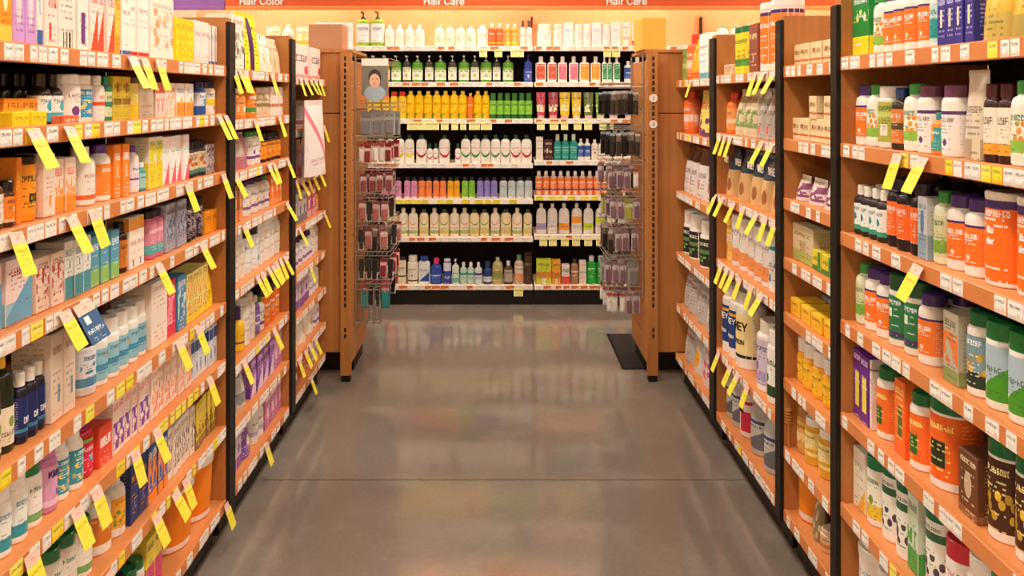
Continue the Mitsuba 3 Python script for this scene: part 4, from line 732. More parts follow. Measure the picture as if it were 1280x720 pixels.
# (design, centres along the shelf in metres, width of each, rows, stack, distance behind the shelf edge)
ROWS = {
    ('L1', 0): [('lilac', [1.655, 1.707], 0.048, 1, 1, 0.03), ('orangebox', [1.76], 0.048, 1, 1, 0.03), ('lilac', [1.808, 1.855], 0.043, 1, 1, 0.03), ('bluewhitebox', [1.892], 0.025, 1, 1, 0.03), ('redscript', [1.935], 0.055, 1, 1, 0.03), ('barcode', [2.007], 0.081, 1, 1, 0.03), ('purpletext', [2.085], 0.053, 1, 1, 0.03), ('redswoosh', [2.139, 2.182], 0.04, 1, 1, 0.03), ('redswoosh', [2.231], 0.043, 1, 1, 0.03), ('yellowslim', [2.276], 0.031, 1, 1, 0.03), ('whiteblue', [2.328], 0.057, 1, 1, 0.03), ('whitered', [2.379, 2.421, 2.465], 0.039, 1, 1, 0.03), ('dots', [2.589], 0.182, 1, 1, 0.03), ('yellowdot', [2.711, 2.748, 2.787, 2.827], 0.035, 1, 1, 0.03), ('whitelines', [2.865, 2.899, 2.935, 2.971], 0.032, 1, 1, 0.03), ('navywhite', [3.003, 3.031, 3.06], 0.026, 1, 1, 0.03)],
    ('L1', 1): [('syrup', [1.834, 1.869, 1.904, 1.941, 1.98, 2.019, 2.061], 0.033, 1, 1, 0.12), ('orangetray', [1.861], 0.142, 1, 1, 0.05), ('yellowbox', [1.795, 1.864], 0.063, 1, 1, 0.013), ('tealsyrup', [1.938, 1.989], 0.048, 1, 1, 0.03), ('redflat', [1.989], 0.077, 1, 1, 0.013), ('plumjar', [2.062], 0.073, 1, 1, 0.03), ('bluejar', [2.135], 0.068, 1, 1, 0.03), ('redjar', [2.192], 0.043, 1, 1, 0.03), ('greenbottle', [2.232], 0.034, 1, 1, 0.03), ('yellowgreen', [2.276, 2.33], 0.05, 1, 1, 0.03), ('lemon', [2.387], 0.054, 1, 1, 0.03), ('greybeige', [2.466], 0.096, 1, 1, 0.03), ('pinkred', [2.554, 2.594], 0.037, 1, 1, 0.03), ('whiteorange', [2.633, 2.672], 0.036, 1, 1, 0.03), ('orangewb', [2.728, 2.802], 0.068, 1, 1, 0.03), ('navycap', [2.945], 0.059, 1, 1, 0.03), ('yelljar', [3.042], 0.068, 1, 1, 0.03)],
    ('L1', 2): [('cobaltcap', [1.705], 0.04, 1, 1, 0.03), ('cobaltcap', [1.745], 0.035, 1, 1, 0.03), ('amberorange', [1.783], 0.038, 1, 1, 0.03), ('tallorange', [1.814], 0.02, 1, 1, 0.03), ('twelve', [1.864], 0.073, 1, 1, 0.03), ('tallwhite', [1.928], 0.048, 1, 1, 0.03), ('vitac', [1.979, 2.031], 0.048, 1, 1, 0.03), ('whitejarred', [2.139], 0.07, 1, 1, 0.03), ('purplecap', [2.229], 0.06, 1, 1, 0.03), ('orangecarton', [2.281, 2.325], 0.041, 1, 1, 0.03), ('violetbottle', [2.417], 0.043, 1, 1, 0.03), ('teallittle', [2.456], 0.03, 1, 1, 0.03), ('yellowstripe', [2.498, 2.554], 0.052, 1, 1, 0.03), ('whitepink', [2.609, 2.662, 2.717, 2.774], 0.049, 1, 1, 0.03), ('darkmulti', [2.841, 2.894, 2.947], 0.051, 1, 1, 0.03), ('speckle', [2.996, 3.042], 0.043, 1, 1, 0.03)],
    ('L1', 3): [('bigpinkblue', [1.706, 1.817], 0.098, 1, 1, 0.03), ('pinktan', [1.905, 1.965], 0.055, 1, 1, 0.03), ('tealwhite', [2.02, 2.061, 2.104], 0.038, 1, 1, 0.03), ('tealfull', [2.151, 2.202, 2.256], 0.047, 1, 1, 0.03), ('brownbottle', [2.331], 0.043, 1, 1, 0.03), ('whiteorangetall', [2.377, 2.428], 0.047, 1, 1, 0.03), ('pinkteal', [2.526], 0.051, 1, 1, 0.03), ('pinkteal', [2.577], 0.047, 1, 1, 0.03), ('greyblue', [2.624, 2.669, 2.716, 2.764], 0.042, 1, 1, 0.03), ('blackcan', [2.817, 2.873, 2.929], 0.052, 1, 1, 0.03), ('orangelow', [2.986, 3.044], 0.054, 1, 1, 0.03)],
    ('L1', 4): [('oil', [1.679, 1.735, 1.791], 0.054, 1, 1, 0.03), ('dha', [1.838, 1.876, 1.914], 0.036, 1, 1, 0.03), ('creambox', [1.961, 2.019], 0.053, 1, 1, 0.03), ('blacklid', [2.143], 0.077, 1, 1, 0.03), ('tealjar', [2.214, 2.276, 2.339, 2.402, 2.464], 0.061, 1, 1, 0.03), ('bigwhite', [2.554], 0.114, 1, 1, 0.03), ('redblue', [2.653], 0.074, 1, 1, 0.03), ('bluepic', [2.733], 0.078, 1, 1, 0.03), ('faces', [2.8, 2.852, 2.905, 2.961], 0.048, 1, 1, 0.03), ('yellowbag', [3.034], 0.084, 1, 1, 0.03)],
    ('L1', 5): [('brownlid', [1.701], 0.073, 1, 1, 0.03), ('probiotic', [1.768, 1.83], 0.059, 1, 1, 0.03), ('greentop', [1.895], 0.068, 1, 1, 0.03), ('kids', [1.961], 0.06, 1, 1, 0.03), ('tealkid', [2.02, 2.076], 0.054, 1, 1, 0.03), ('redgreen', [2.139], 0.068, 1, 1, 0.03), ('redcarton', [2.209], 0.068, 1, 1, 0.03), ('people', [2.264, 2.303, 2.343, 2.384, 2.427, 2.471], 0.035, 1, 1, 0.03), ('fruit', [2.518, 2.568, 2.619, 2.673, 2.73, 2.788], 0.046, 1, 1, 0.03), ('blister', [2.838, 2.878, 2.92, 2.962, 3.006, 3.051], 0.037, 1, 1, 0.03)],
    ('L1', 6): [('greentop', [1.982, 2.052, 2.126], 0.068, 1, 1, 0.03), ('vitwhite', [2.237], 0.085, 1, 1, 0.03), ('vitfruit', [2.323], 0.068, 1, 1, 0.03), ('navycarton', [2.385, 2.442], 0.052, 1, 1, 0.03), ('blueorange', [2.489, 2.527, 2.566, 2.606], 0.035, 1, 1, 0.03), ('whitebrown', [2.644, 2.68, 2.717, 2.755, 2.795, 2.835], 0.033, 1, 1, 0.03), ('brownyellow', [2.875, 2.915, 2.957, 2.999, 3.043], 0.037, 1, 1, 0.03)],
    ('L1', 7): [('greyjar', [2.092, 2.171, 2.25, 2.329], 0.077, 1, 1, 0.03), ('greenlow', [2.394, 2.446], 0.049, 1, 1, 0.03), ('pinkyellow', [2.5, 2.559], 0.054, 1, 1, 0.03), ('orangetub', [2.778, 2.977], 0.184, 1, 1, 0.013)],
    ('L2', 0): [('whitespots', [3.322], 0.154, 1, 1, 0.03), ('yellowpouch', [3.47], 0.126, 1, 1, 0.03), ('yellowpouch', [3.609], 0.137, 1, 1, 0.03), ('whitepouch', [3.726, 3.817], 0.085, 1, 1, 0.03), ('beigepouch', [3.895, 3.968], 0.07, 1, 1, 0.03)],
    ('L2', 1): [('orangebottle', [3.333, 3.422], 0.087, 1, 1, 0.03), ('tricolor', [3.558], 0.089, 1, 1, 0.03), ('beigejar', [3.678], 0.091, 1, 1, 0.03), ('beigejar', [3.768], 0.086, 1, 1, 0.03), ('whitecarton', [3.845], 0.065, 1, 1, 0.03), ('whitecarton', [3.91, 3.973], 0.06, 1, 1, 0.03)],
    ('L2', 2): [('greypink', [3.3, 3.426], 0.114, 1, 1, 0.03), ('whitegreencap', [3.57, 3.649], 0.077, 1, 1, 0.03), ('orangesnack', [3.728, 3.807, 3.885, 3.964], 0.077, 1, 1, 0.03)],
    ('L2', 3): [('blueplain', [3.245], 0.068, 1, 1, 0.03), ('brownorange', [3.304, 3.356], 0.047, 1, 1, 0.03), ('whitepurplecap', [3.493, 3.602], 0.099, 1, 1, 0.03), ('whitepurplecap', [3.694], 0.077, 1, 1, 0.03), ('whitegreencap', [3.773], 0.077, 1, 1, 0.03), ('orangecase', [3.845], 0.065, 1, 1, 0.03), ('orangecase', [3.91, 3.973], 0.06, 1, 1, 0.03)],
    ('L2', 4): [('plainwhite', [3.252, 3.336, 3.42], 0.082, 2, 1, 0.03), ('whiteblue2', [3.51, 3.606], 0.094, 2, 1, 0.03), ('plainwhite', [3.697, 3.785, 3.872, 3.96], 0.086, 2, 1, 0.03)],
    ('L2', 5): [('purplebag', [3.29], 0.095, 1, 1, 0.03), ('yellowtri', [3.403], 0.06, 1, 1, 0.03), ('plainwhite', [3.478, 3.565], 0.086, 2, 1, 0.03), ('purpleslim', [3.636], 0.051, 1, 1, 0.03), ('whitegreencap', [3.702], 0.077, 2, 1, 0.03), ('orangefat', [3.785, 3.872, 3.96], 0.086, 1, 1, 0.03)],
    ('L2', 6): [('greypouch', [3.3, 3.426], 0.114, 2, 1, 0.03), ('purplecarton', [3.536, 3.627, 3.724], 0.085, 2, 1, 0.03), ('purplecarton', [3.821], 0.073, 2, 1, 0.03), ('pinkcarton', [3.895, 3.967], 0.071, 2, 1, 0.03)],
    ('L2', 7): [('mauvebox', [3.275, 3.346], 0.065, 2, 1, 0.03), ('purplebag', [3.459], 0.146, 1, 1, 0.03), ('whitefoot', [3.589, 3.668], 0.077, 2, 1, 0.03), ('pinkcarton', [3.752], 0.086, 2, 1, 0.03), ('pinkcarton', [3.84], 0.077, 2, 1, 0.03), ('pinkcarton', [3.911, 3.973], 0.06, 2, 1, 0.03)],
    ('L3', 0): [('script', [4.384], 0.328, 1, 1, 0.03), ('script', [4.719], 0.244, 1, 1, 0.03)],
    ('L3', 1): [('whitebook', [4.585], 0.072, 1, 1, 0.03), ('whitebook', [4.651, 4.709], 0.056, 1, 1, 0.03), ('bluebook', [4.764, 4.816], 0.05, 1, 1, 0.03)],
    ('L3', 2): [('pinkpouch', [4.287, 4.446], 0.145, 1, 1, 0.03), ('pinkpouch', [4.606], 0.123, 1, 1, 0.03), ('whitepouch', [4.755], 0.172, 1, 1, 0.03)],
    ('L3', 3): [('greywhite', [4.261, 4.364, 4.472], 0.095, 1, 1, 0.03), ('roseslim', [4.581, 4.69], 0.101, 1, 1, 0.03), ('orangesmall', [4.802], 0.077, 1, 1, 0.03)],
    ('L3', 4): [('plumcap', [4.312, 4.406, 4.505], 0.071, 2, 1, 0.03), ('plumcap', [4.581, 4.638], 0.055, 2, 1, 0.03), ('plainwhite', [4.71, 4.798], 0.086, 1, 1, 0.03)],
    ('L3', 5): [('mauvebox', [4.27, 4.391, 4.519], 0.112, 1, 1, 0.03), ('whitefoot', [4.644, 4.723, 4.802], 0.077, 1, 1, 0.03)],
    ('L3', 6): [('whitepouch', [4.293, 4.464, 4.649], 0.156, 1, 1, 0.03), ('plumcap', [4.756, 4.813], 0.055, 1, 1, 0.03)],
    ('L3', 7): [('purplebag', [4.296], 0.161, 1, 1, 0.03), ('orangesmall', [4.486, 4.566], 0.078, 1, 1, 0.03), ('whitefoot', [4.644, 4.723, 4.802], 0.077, 1, 1, 0.03)],
    ('R1', 0): [('greencarton', [2.445], 0.116, 2, 1, 0.03), ('whitegreen', [2.355], 0.06, 1, 1, 0.03), ('nowjar', [2.293, 2.232, 2.171, 2.11], 0.059, 1, 1, 0.03), ('tealblue', [2.055], 0.047, 1, 1, 0.03), ('navyrow', [2.005, 1.962, 1.921, 1.881], 0.036, 1, 1, 0.03), ('tangreen', [1.811], 0.096, 1, 1, 0.03), ('olivepack', [1.707, 1.622], 0.077, 1, 1, 0.03)],
    ('R1', 1): [('nowjar', [2.466], 0.073, 1, 1, 0.03), ('whitegreen', [2.398], 0.06, 1, 1, 0.03), ('bigherb', [2.324], 0.086, 1, 1, 0.03), ('darkherb', [2.253], 0.053, 1, 1, 0.03), ('whitegreen', [2.184], 0.07, 1, 1, 0.03), ('plumwhite', [2.111], 0.073, 1, 1, 0.03), ('tealorange', [2.045], 0.05, 1, 1, 0.03), ('plumwhite', [1.982], 0.073, 1, 1, 0.03), ('grains', [1.882], 0.079, 1, 1, 0.03), ('joint', [1.819, 1.773], 0.044, 1, 1, 0.03), ('whitegreen', [1.719], 0.06, 1, 1, 0.03), ('nowjar', [1.653, 1.583], 0.068, 1, 1, 0.03)],
    ('R1', 2): [('earthwhite', [2.479, 2.431, 2.382, 2.333], 0.047, 2, 1, 0.03), ('nowdark', [2.276, 2.21, 2.144], 0.064, 1, 1, 0.03), ('clearblue', [2.087], 0.045, 1, 1, 0.03), ('aloe', [2.035], 0.055, 1, 1, 0.03), ('nowjar', [1.969, 1.894], 0.073, 1, 1, 0.03), ('powder', [1.804, 1.697], 0.101, 1, 1, 0.03), ('darkclear', [2.469], 0.068, 1, 1, 0.24), ('darkclear', [2.358, 2.251], 0.082, 1, 1, 0.24)],
    ('R1', 3): [('aloe', [2.475], 0.055, 1, 1, 0.03), ('nowjar', [2.409, 2.334], 0.073, 2, 1, 0.03), ('greenjar', [2.258, 2.179], 0.077, 2, 1, 0.03), ('nowjar', [2.102], 0.073, 2, 1, 0.03), ('herbclear', [1.952], 0.065, 1, 1, 0.03), ('darkgreens', [1.881], 0.073, 1, 1, 0.03), ('grassjar', [1.802, 1.72, 1.637], 0.081, 2, 1, 0.03)],
    ('R1', 4): [('magenta', [2.475], 0.056, 1, 1, 0.03), ('magenta', [2.414], 0.06, 1, 1, 0.03), ('whitelined', [2.374], 0.014, 1, 1, 0.03), ('superorange', [2.327], 0.077, 2, 1, 0.03), ('supercarton', [2.206], 0.058, 1, 1, 0.03), ('superorange', [2.136], 0.077, 1, 1, 0.03), ('superbig', [2.038], 0.111, 1, 1, 0.03), ('browncarton', [1.882], 0.079, 1, 1, 0.03), ('choco', [1.796, 1.706], 0.085, 1, 1, 0.03), ('redclear', [1.625], 0.069, 1, 1, 0.03)],
    ('R1', 5): [('creamcarton', [2.465], 0.076, 1, 1, 0.03), ('lemonjar', [2.387], 0.073, 1, 1, 0.03), ('berryjar', [2.304, 2.213], 0.085, 2, 1, 0.03), ('cleargreen', [2.139], 0.056, 1, 1, 0.03), ('berryjar', [2.065], 0.085, 2, 1, 0.03), ('redlid', [1.971], 0.094, 1, 1, 0.03), ('whitecan', [1.875], 0.094, 2, 1, 0.03), ('lemonjar', [1.796, 1.734, 1.671], 0.058, 2, 1, 0.03)],
    ('R1', 6): [('whitetub', [2.434], 0.129, 1, 1, 0.03), ('whitetub', [2.31, 2.202, 2.094, 1.985], 0.099, 1, 1, 0.03)],
    ('R2', 0): [('creambar', [2.972], 0.063, 1, 1, 0.03), ('creambar', [2.891, 2.785, 2.687], 0.09, 1, 1, 0.03)],
    ('R2', 1): [('creambar', [2.972], 0.063, 1, 1, 0.03), ('creambar', [2.891], 0.09, 1, 1, 0.03), ('creambar', [2.749, 2.621], 0.063, 1, 1, 0.03), ('creambar', [2.814, 2.685], 0.062, 1, 2, 0.03)],
    ('R2', 2): [('wafer', [2.962], 0.083, 1, 1, 0.03), ('wafer', [2.834, 2.702], 0.119, 1, 1, 0.03)],
    ('R2', 3): [('loaf', [2.909], 0.19, 1, 1, 0.03), ('tin', [2.776], 0.072, 1, 1, 0.03), ('tin', [2.687], 0.09, 1, 1, 0.03)],
    ('R2', 4): [('yellowtray', [2.962, 2.854, 2.753, 2.659], 0.084, 1, 1, 0.02), ('bar', [2.973, 2.908, 2.844, 2.779], 0.062, 1, 1, 0.125)],
    ('R2', 5): [('honeybottle', [2.972], 0.064, 2, 1, 0.03), ('honeybottle', [2.898, 2.808, 2.723], 0.08, 2, 1, 0.03)],
    ('R2', 6): [('amberjar', [2.961], 0.086, 1, 1, 0.03), ('goldjar', [2.876], 0.081, 2, 1, 0.03), ('goldjar', [2.77], 0.095, 2, 1, 0.03)],
    ('R2', 7): [('honeyblock', [2.944], 0.111, 1, 1, 0.03), ('beads', [2.804], 0.061, 1, 1, 0.03), ('lowjar', [2.738], 0.068, 1, 1, 0.03)],
    ('R3', 0): [('lowbeige', [3.866], 0.139, 1, 1, 0.03), ('greenyellow', [3.75, 3.66], 0.085, 1, 1, 0.03), ('browncase', [3.489], 0.115, 1, 1, 0.03), ('bigorange', [3.368, 3.242], 0.12, 1, 1, 0.03)],
    ('R3', 1): [('redcap', [3.893], 0.086, 1, 1, 0.03), ('printbag', [3.74, 3.633, 3.532], 0.093, 1, 1, 0.03), ('greybag', [3.424, 3.311, 3.205], 0.097, 1, 1, 0.03)],
    ('R3', 2): [('wheybag', [3.879], 0.114, 1, 1, 0.03), ('wheybag', [3.696, 3.524, 3.366, 3.222], 0.13, 1, 1, 0.03)],
    ('R3', 3): [('yellowcan', [3.891], 0.085, 1, 1, 0.03), ('peachcan', [3.782, 3.666, 3.557, 3.454, 3.356], 0.095, 1, 1, 0.03), ('bluecan', [3.26], 0.09, 1, 1, 0.03)],
    ('R3', 4): [('wheyblue', [3.885, 3.782], 0.101, 1, 1, 0.013), ('wheyyellow', [3.663], 0.133, 1, 1, 0.013), ('bronzelid', [3.876], 0.12, 1, 1, 0.16), ('lavtub', [3.375], 0.14, 1, 1, 0.013), ('greenwhey', [3.232], 0.119, 1, 1, 0.013)],
    ('R3', 5): [('foilbottle', [3.884, 3.78], 0.103, 2, 1, 0.03), ('redet', [3.675], 0.103, 2, 1, 0.03), ('foilbottle', [3.495, 3.321], 0.132, 2, 1, 0.03)],
    ('R4', 0): [('greencan', [4.801], 0.077, 1, 1, 0.03), ('sportorange', [4.703], 0.111, 1, 1, 0.03), ('goldcan', [4.603], 0.085, 1, 1, 0.03), ('goldcan', [4.5], 0.118, 1, 1, 0.03), ('tallblue', [4.335], 0.194, 1, 1, 0.03), ('greencan', [4.196], 0.077, 1, 1, 0.03)],
    ('R4', 1): [('sportorange', [4.785], 0.111, 1, 1, 0.03), ('berrypouch', [4.36], 0.392, 1, 1, 0.03)],
    ('R4', 2): [('whitefoil', [4.778], 0.125, 1, 1, 0.03), ('whitefoil', [4.643], 0.142, 1, 1, 0.03), ('whitefoil', [4.444, 4.247], 0.178, 1, 1, 0.03)],
    ('R4', 3): [('blacklabel', [4.781], 0.12, 2, 1, 0.03), ('blacklabel', [4.629, 4.39], 0.154, 2, 1, 0.03)],
    ('R4', 4): [('silverbag', [4.778], 0.125, 1, 1, 0.03), ('silverbag', [4.643], 0.142, 1, 1, 0.03), ('silverbag', [4.444, 4.247], 0.178, 1, 1, 0.03)],
    ('R4', 5): [('silverbag', [4.721], 0.24, 1, 1, 0.03), ('yellowdisc', [4.511], 0.176, 1, 1, 0.03), ('pinkgrape', [4.291], 0.26, 1, 1, 0.03)],
    ('W1', 0): [('pumpgreen', [-1.052, -0.94], 0.109, 1, 1, 0.03), ('gallon', [-0.846, -0.769, -0.691, -0.614], 0.075, 1, 1, 0.03), ('gallongreen', [-0.461, -0.38, -0.3, -0.22], 0.078, 1, 1, 0.03), ('whitetall', [-0.13], 0.084, 1, 1, 0.03), ('redorange', [-0.057, 0.002], 0.057, 1, 1, 0.03), ('amberlime', [0.065, 0.12], 0.053, 1, 1, 0.03), ('whitepump', [0.182], 0.042, 1, 1, 0.03), ('whitepump', [0.23], 0.047, 1, 1, 0.03)],
    ('W1', 1): [('herbalgreen', [-0.97, -0.883], 0.084, 1, 1, 0.03), ('herbalgreen', [-0.794], 0.078, 1, 1, 0.03), ('herbalclear', [-0.712], 0.066, 1, 1, 0.03), ('herbalgreen', [-0.63], 0.084, 1, 1, 0.03), ('herbalclear', [-0.54], 0.066, 1, 1, 0.03), ('herbalgreen', [-0.454], 0.09, 1, 1, 0.03), ('herbalclear', [-0.361], 0.066, 1, 1, 0.03), ('herbalgreen', [-0.272], 0.084, 1, 1, 0.03), ('herbalclear', [-0.188], 0.066, 1, 1, 0.03), ('herbalgreen', [-0.102], 0.09, 1, 1, 0.03), ('herbalclear', [-0.019], 0.06, 1, 1, 0.03), ('herbalgreen', [0.068], 0.084, 1, 1, 0.03), ('bluepump', [0.222], 0.064, 1, 1, 0.03)],
    ('W1', 2): [('redyellow', [-1.009, -0.942, -0.876, -0.81, -0.746], 0.06, 1, 1, 0.03), ('yellowshampoo', [-0.682, -0.615, -0.548, -0.481, -0.414, -0.347, -0.281], 0.065, 1, 1, 0.03), ('orangeshampoo', [-0.222], 0.048, 1, 1, 0.03), ('yellowshampoo', [-0.165], 0.063, 1, 1, 0.03), ('yellowshampoo', [-0.103], 0.057, 1, 1, 0.03), ('greenshampoo', [-0.047, 0.008, 0.063, 0.118, 0.173, 0.227], 0.053, 1, 1, 0.03)],
    ('W1', 3): [('ovalyellow', [-0.912, -0.838, -0.764, -0.69], 0.072, 1, 1, 0.03), ('ovalred', [-0.598], 0.084, 1, 1, 0.03), ('ovalsmall', [-0.533, -0.489], 0.042, 1, 1, 0.03), ('ovalred', [-0.422], 0.085, 1, 1, 0.03), ('ovalsmall', [-0.318], 0.042, 1, 1, 0.03), ('ovalwhite', [-0.258, -0.181, -0.105, -0.028, 0.048], 0.074, 1, 1, 0.03), ('ovalred', [0.128, 0.211], 0.081, 1, 1, 0.03)],
    ('W1', 4): [('minipink', [-0.882], 0.06, 1, 1, 0.03), ('minipink', [-0.822, -0.775], 0.045, 1, 1, 0.03), ('minipink', [-0.708, -0.655], 0.05, 1, 1, 0.03), ('miniorange', [-0.597], 0.056, 1, 1, 0.03), ('miniorange', [-0.542, -0.486], 0.048, 1, 1, 0.03), ('miniorange', [-0.433], 0.051, 1, 1, 0.03), ('miniyellow', [-0.376, -0.327], 0.047, 1, 1, 0.03), ('minigreen', [-0.264, -0.211], 0.05, 1, 1, 0.03), ('miniviolet', [-0.146, -0.093, -0.039], 0.051, 1, 1, 0.03), ('minigrey', [0.032, 0.097, 0.162, 0.225], 0.06, 1, 1, 0.03)],
    ('W1', 5): [('lotiongreen', [-0.898, -0.818], 0.078, 1, 1, 0.03), ('lotion', [-0.739, -0.662], 0.075, 1, 1, 0.03), ('lotiongreen', [-0.58], 0.072, 1, 1, 0.03), ('lotion', [-0.5], 0.072, 1, 1, 0.03), ('lotiongreen', [-0.423], 0.078, 1, 1, 0.03), ('lotion', [-0.344, -0.267], 0.075, 1, 1, 0.03), ('lotiongreen', [-0.19, -0.113], 0.075, 1, 1, 0.03), ('lotion', [-0.031], 0.072, 1, 1, 0.03), ('lotiongreen', [0.052], 0.085, 1, 1, 0.03), ('lotion', [0.139], 0.078, 1, 1, 0.03), ('lotiongreen', [0.22], 0.068, 1, 1, 0.03)],
    ('W1', 6): [('tealspray', [-0.914], 0.072, 1, 1, 0.03), ('redspray', [-0.83], 0.077, 1, 1, 0.03), ('beigebottle', [-0.75], 0.066, 1, 1, 0.03), ('whitebig', [-0.667], 0.084, 1, 1, 0.03), ('dandruff', [-0.577], 0.089, 1, 1, 0.03), ('bluepink', [-0.485], 0.09, 1, 1, 0.03), ('bluewhite', [-0.401], 0.06, 1, 1, 0.03), ('greenpump', [-0.336], 0.054, 1, 1, 0.03), ('aquabottle', [-0.275, -0.219], 0.053, 1, 1, 0.03), ('bluepale', [-0.16], 0.06, 1, 1, 0.03), ('navybottle', [-0.089], 0.066, 1, 1, 0.03), ('amberclear', [-0.012], 0.084, 1, 1, 0.03), ('darkamber', [0.071], 0.066, 1, 1, 0.03), ('greenlabel', [0.153], 0.073, 1, 1, 0.03), ('browncan', [0.223], 0.06, 1, 1, 0.03)],
    ('W2', 0): [('milky', [0.349], 0.11, 1, 1, 0.03), ('milky', [0.455], 0.072, 1, 1, 0.03), ('milkyslim', [0.531], 0.075, 1, 1, 0.03), ('milky', [0.611, 0.679], 0.066, 1, 1, 0.03), ('milkyslim', [0.749], 0.069, 1, 1, 0.03), ('milky', [0.823], 0.072, 1, 1, 0.03), ('milkyslim', [0.896], 0.069, 1, 1, 0.03), ('whitetube', [0.979], 0.066, 1, 1, 0.03), ('redtube', [1.065], 0.088, 1, 1, 0.03), ('milky', [1.158, 1.235], 0.075, 1, 1, 0.03)],
    ('W2', 1): [('condred', [0.321], 0.082, 1, 1, 0.03), ('condred', [0.407], 0.072, 1, 1, 0.03), ('condrose', [0.488, 0.574], 0.072, 1, 1, 0.03), ('condorange', [0.657, 0.744], 0.078, 1, 1, 0.03), ('condgreen', [0.81, 0.85], 0.039, 1, 1, 0.03), ('condgreen', [0.904], 0.054, 1, 1, 0.03), ('bluelabel', [0.993], 0.06, 1, 1, 0.03), ('condgreen', [1.066, 1.148, 1.231], 0.08, 1, 1, 0.03)],
    ('W2', 2): [('tubered', [0.321], 0.072, 1, 1, 0.03), ('tubewine', [0.417], 0.078, 1, 1, 0.03), ('tubeyellow', [0.506], 0.084, 1, 1, 0.03), ('tubegold', [0.596], 0.078, 1, 1, 0.03), ('tubeolive', [0.689], 0.078, 1, 1, 0.03), ('tubegreen', [0.781], 0.078, 1, 1, 0.03), ('tubeblue', [0.883, 1.004, 1.111, 1.219], 0.085, 1, 1, 0.03)],
    ('W2', 3): [('whiteslab', [0.31], 0.052, 1, 1, 0.03), ('darkslab', [0.378], 0.064, 1, 1, 0.03), ('tealspray', [0.449, 0.511, 0.573], 0.06, 1, 1, 0.03), ('bluelabel', [0.628, 0.678], 0.048, 1, 1, 0.03), ('whitefruit', [0.735, 0.789, 0.843], 0.052, 1, 1, 0.03), ('whitefruit', [0.915, 0.994, 1.073, 1.152, 1.231], 0.071, 1, 1, 0.03)],
    ('W2', 4): [('orangelabel', [0.305, 0.361, 0.418, 0.474, 0.53, 0.586, 0.642, 0.698, 0.754, 0.81], 0.054, 1, 1, 0.03), ('browncan', [0.889], 0.072, 1, 1, 0.03), ('orangelabel', [0.965, 1.033, 1.101, 1.168, 1.236], 0.063, 1, 1, 0.03)],
    ('W2', 5): [('gelviolet', [0.324], 0.078, 1, 1, 0.03), ('gelpale', [0.41], 0.078, 1, 1, 0.03), ('gelorange', [0.5], 0.084, 1, 1, 0.03), ('gelorangetop', [0.598], 0.084, 1, 1, 0.03), ('gellime', [0.688], 0.078, 1, 1, 0.03), ('gellimetop', [0.78], 0.078, 1, 1, 0.03), ('whitetube', [0.864], 0.072, 1, 1, 0.03), ('gelpale', [0.958, 1.047, 1.136, 1.226], 0.087, 1, 1, 0.03)],
    ('W2', 6): [('hairdye', [0.344], 0.116, 1, 1, 0.03), ('hairdyeorange', [0.439], 0.064, 1, 1, 0.03), ('redwhite', [0.51], 0.058, 1, 1, 0.03), ('brownslim', [0.581], 0.06, 1, 1, 0.03), ('whiteslab', [0.642], 0.052, 1, 1, 0.03), ('brightgreen', [0.711], 0.072, 1, 1, 0.03), ('brightgreen', [0.782], 0.066, 1, 1, 0.03), ('brightblue', [0.862], 0.066, 1, 1, 0.03), ('darkbrush', [0.946], 0.084, 1, 1, 0.03), ('brightblue', [1.036, 1.131, 1.226], 0.092, 1, 1, 0.03)],
    ('W0', 0): [('yellowwhite', [-1.743], 0.116, 1, 1, 0.03), ('gallon', [-1.633], 0.096, 1, 1, 0.03), ('yellowwhite', [-1.504], 0.128, 1, 1, 0.03), ('milkyslim', [-1.387, -1.314, -1.24, -1.166], 0.069, 1, 1, 0.03)],
    ('W3', 0): [('gallongreen', [1.726, 1.827, 1.927, 2.028], 0.098, 1, 1, 0.03)],
}
TAGS = {
    ('L1', 0): [2.272, 2.354, 2.453],
    ('L1', 1): [1.791, 1.94, 2.982, 3.052],
    ('L1', 2): [1.727, 1.951, 2.058, 2.678, 3.025],
    ('L1', 3): [1.919, 2.453, 2.807],
    ('L1', 4): [2.605, 2.77],
    ('L1', 5): [1.782, 1.973, 2.071, 2.292, 2.436, 2.884],
    ('L1', 6): [2.129, 2.43, 2.573, 2.658],
    ('L1', 7): [3.061],
    ('L2', 0): [3.152, 3.22, 3.28, 3.67],
    ('L2', 1): [3.419, 3.803],
    ('L2', 2): [3.162, 3.62, 3.709, 3.946],
    ('L2', 3): [3.27, 3.932],
    ('L2', 4): [3.453, 3.523, 3.62, 3.683, 3.749, 3.817, 3.888],
    ('L2', 5): [3.27, 3.709],
    ('L2', 7): [3.583],
    ('L3', 0): [4.199, 4.302, 4.411, 4.525, 4.645],
    ('L3', 1): [4.772],
    ('L3', 2): [4.117, 4.199, 4.356, 4.467, 4.645],
    ('L3', 3): [4.182, 4.772],
    ('L3', 4): [4.411],
    ('L3', 6): [4.166, 4.302, 4.411, 4.525],
    ('L3', 7): [4.429],
    ('R1', 1): [2.132, 2.004],
    ('R1', 2): [2.027],
    ('R3', 0): [3.327, 3.217, 3.087],
    ('R3', 1): [3.842, 3.761, 3.671, 3.237, 3.114],
    ('R3', 2): [3.927, 3.801, 3.621, 3.479, 3.297, 3.188, 3.078],
    ('R3', 3): [3.815, 3.722, 3.633, 3.525, 3.369, 3.237],
    ('R3', 4): [3.87, 3.671, 3.56, 3.423],
    ('R4', 0): [4.432],
}
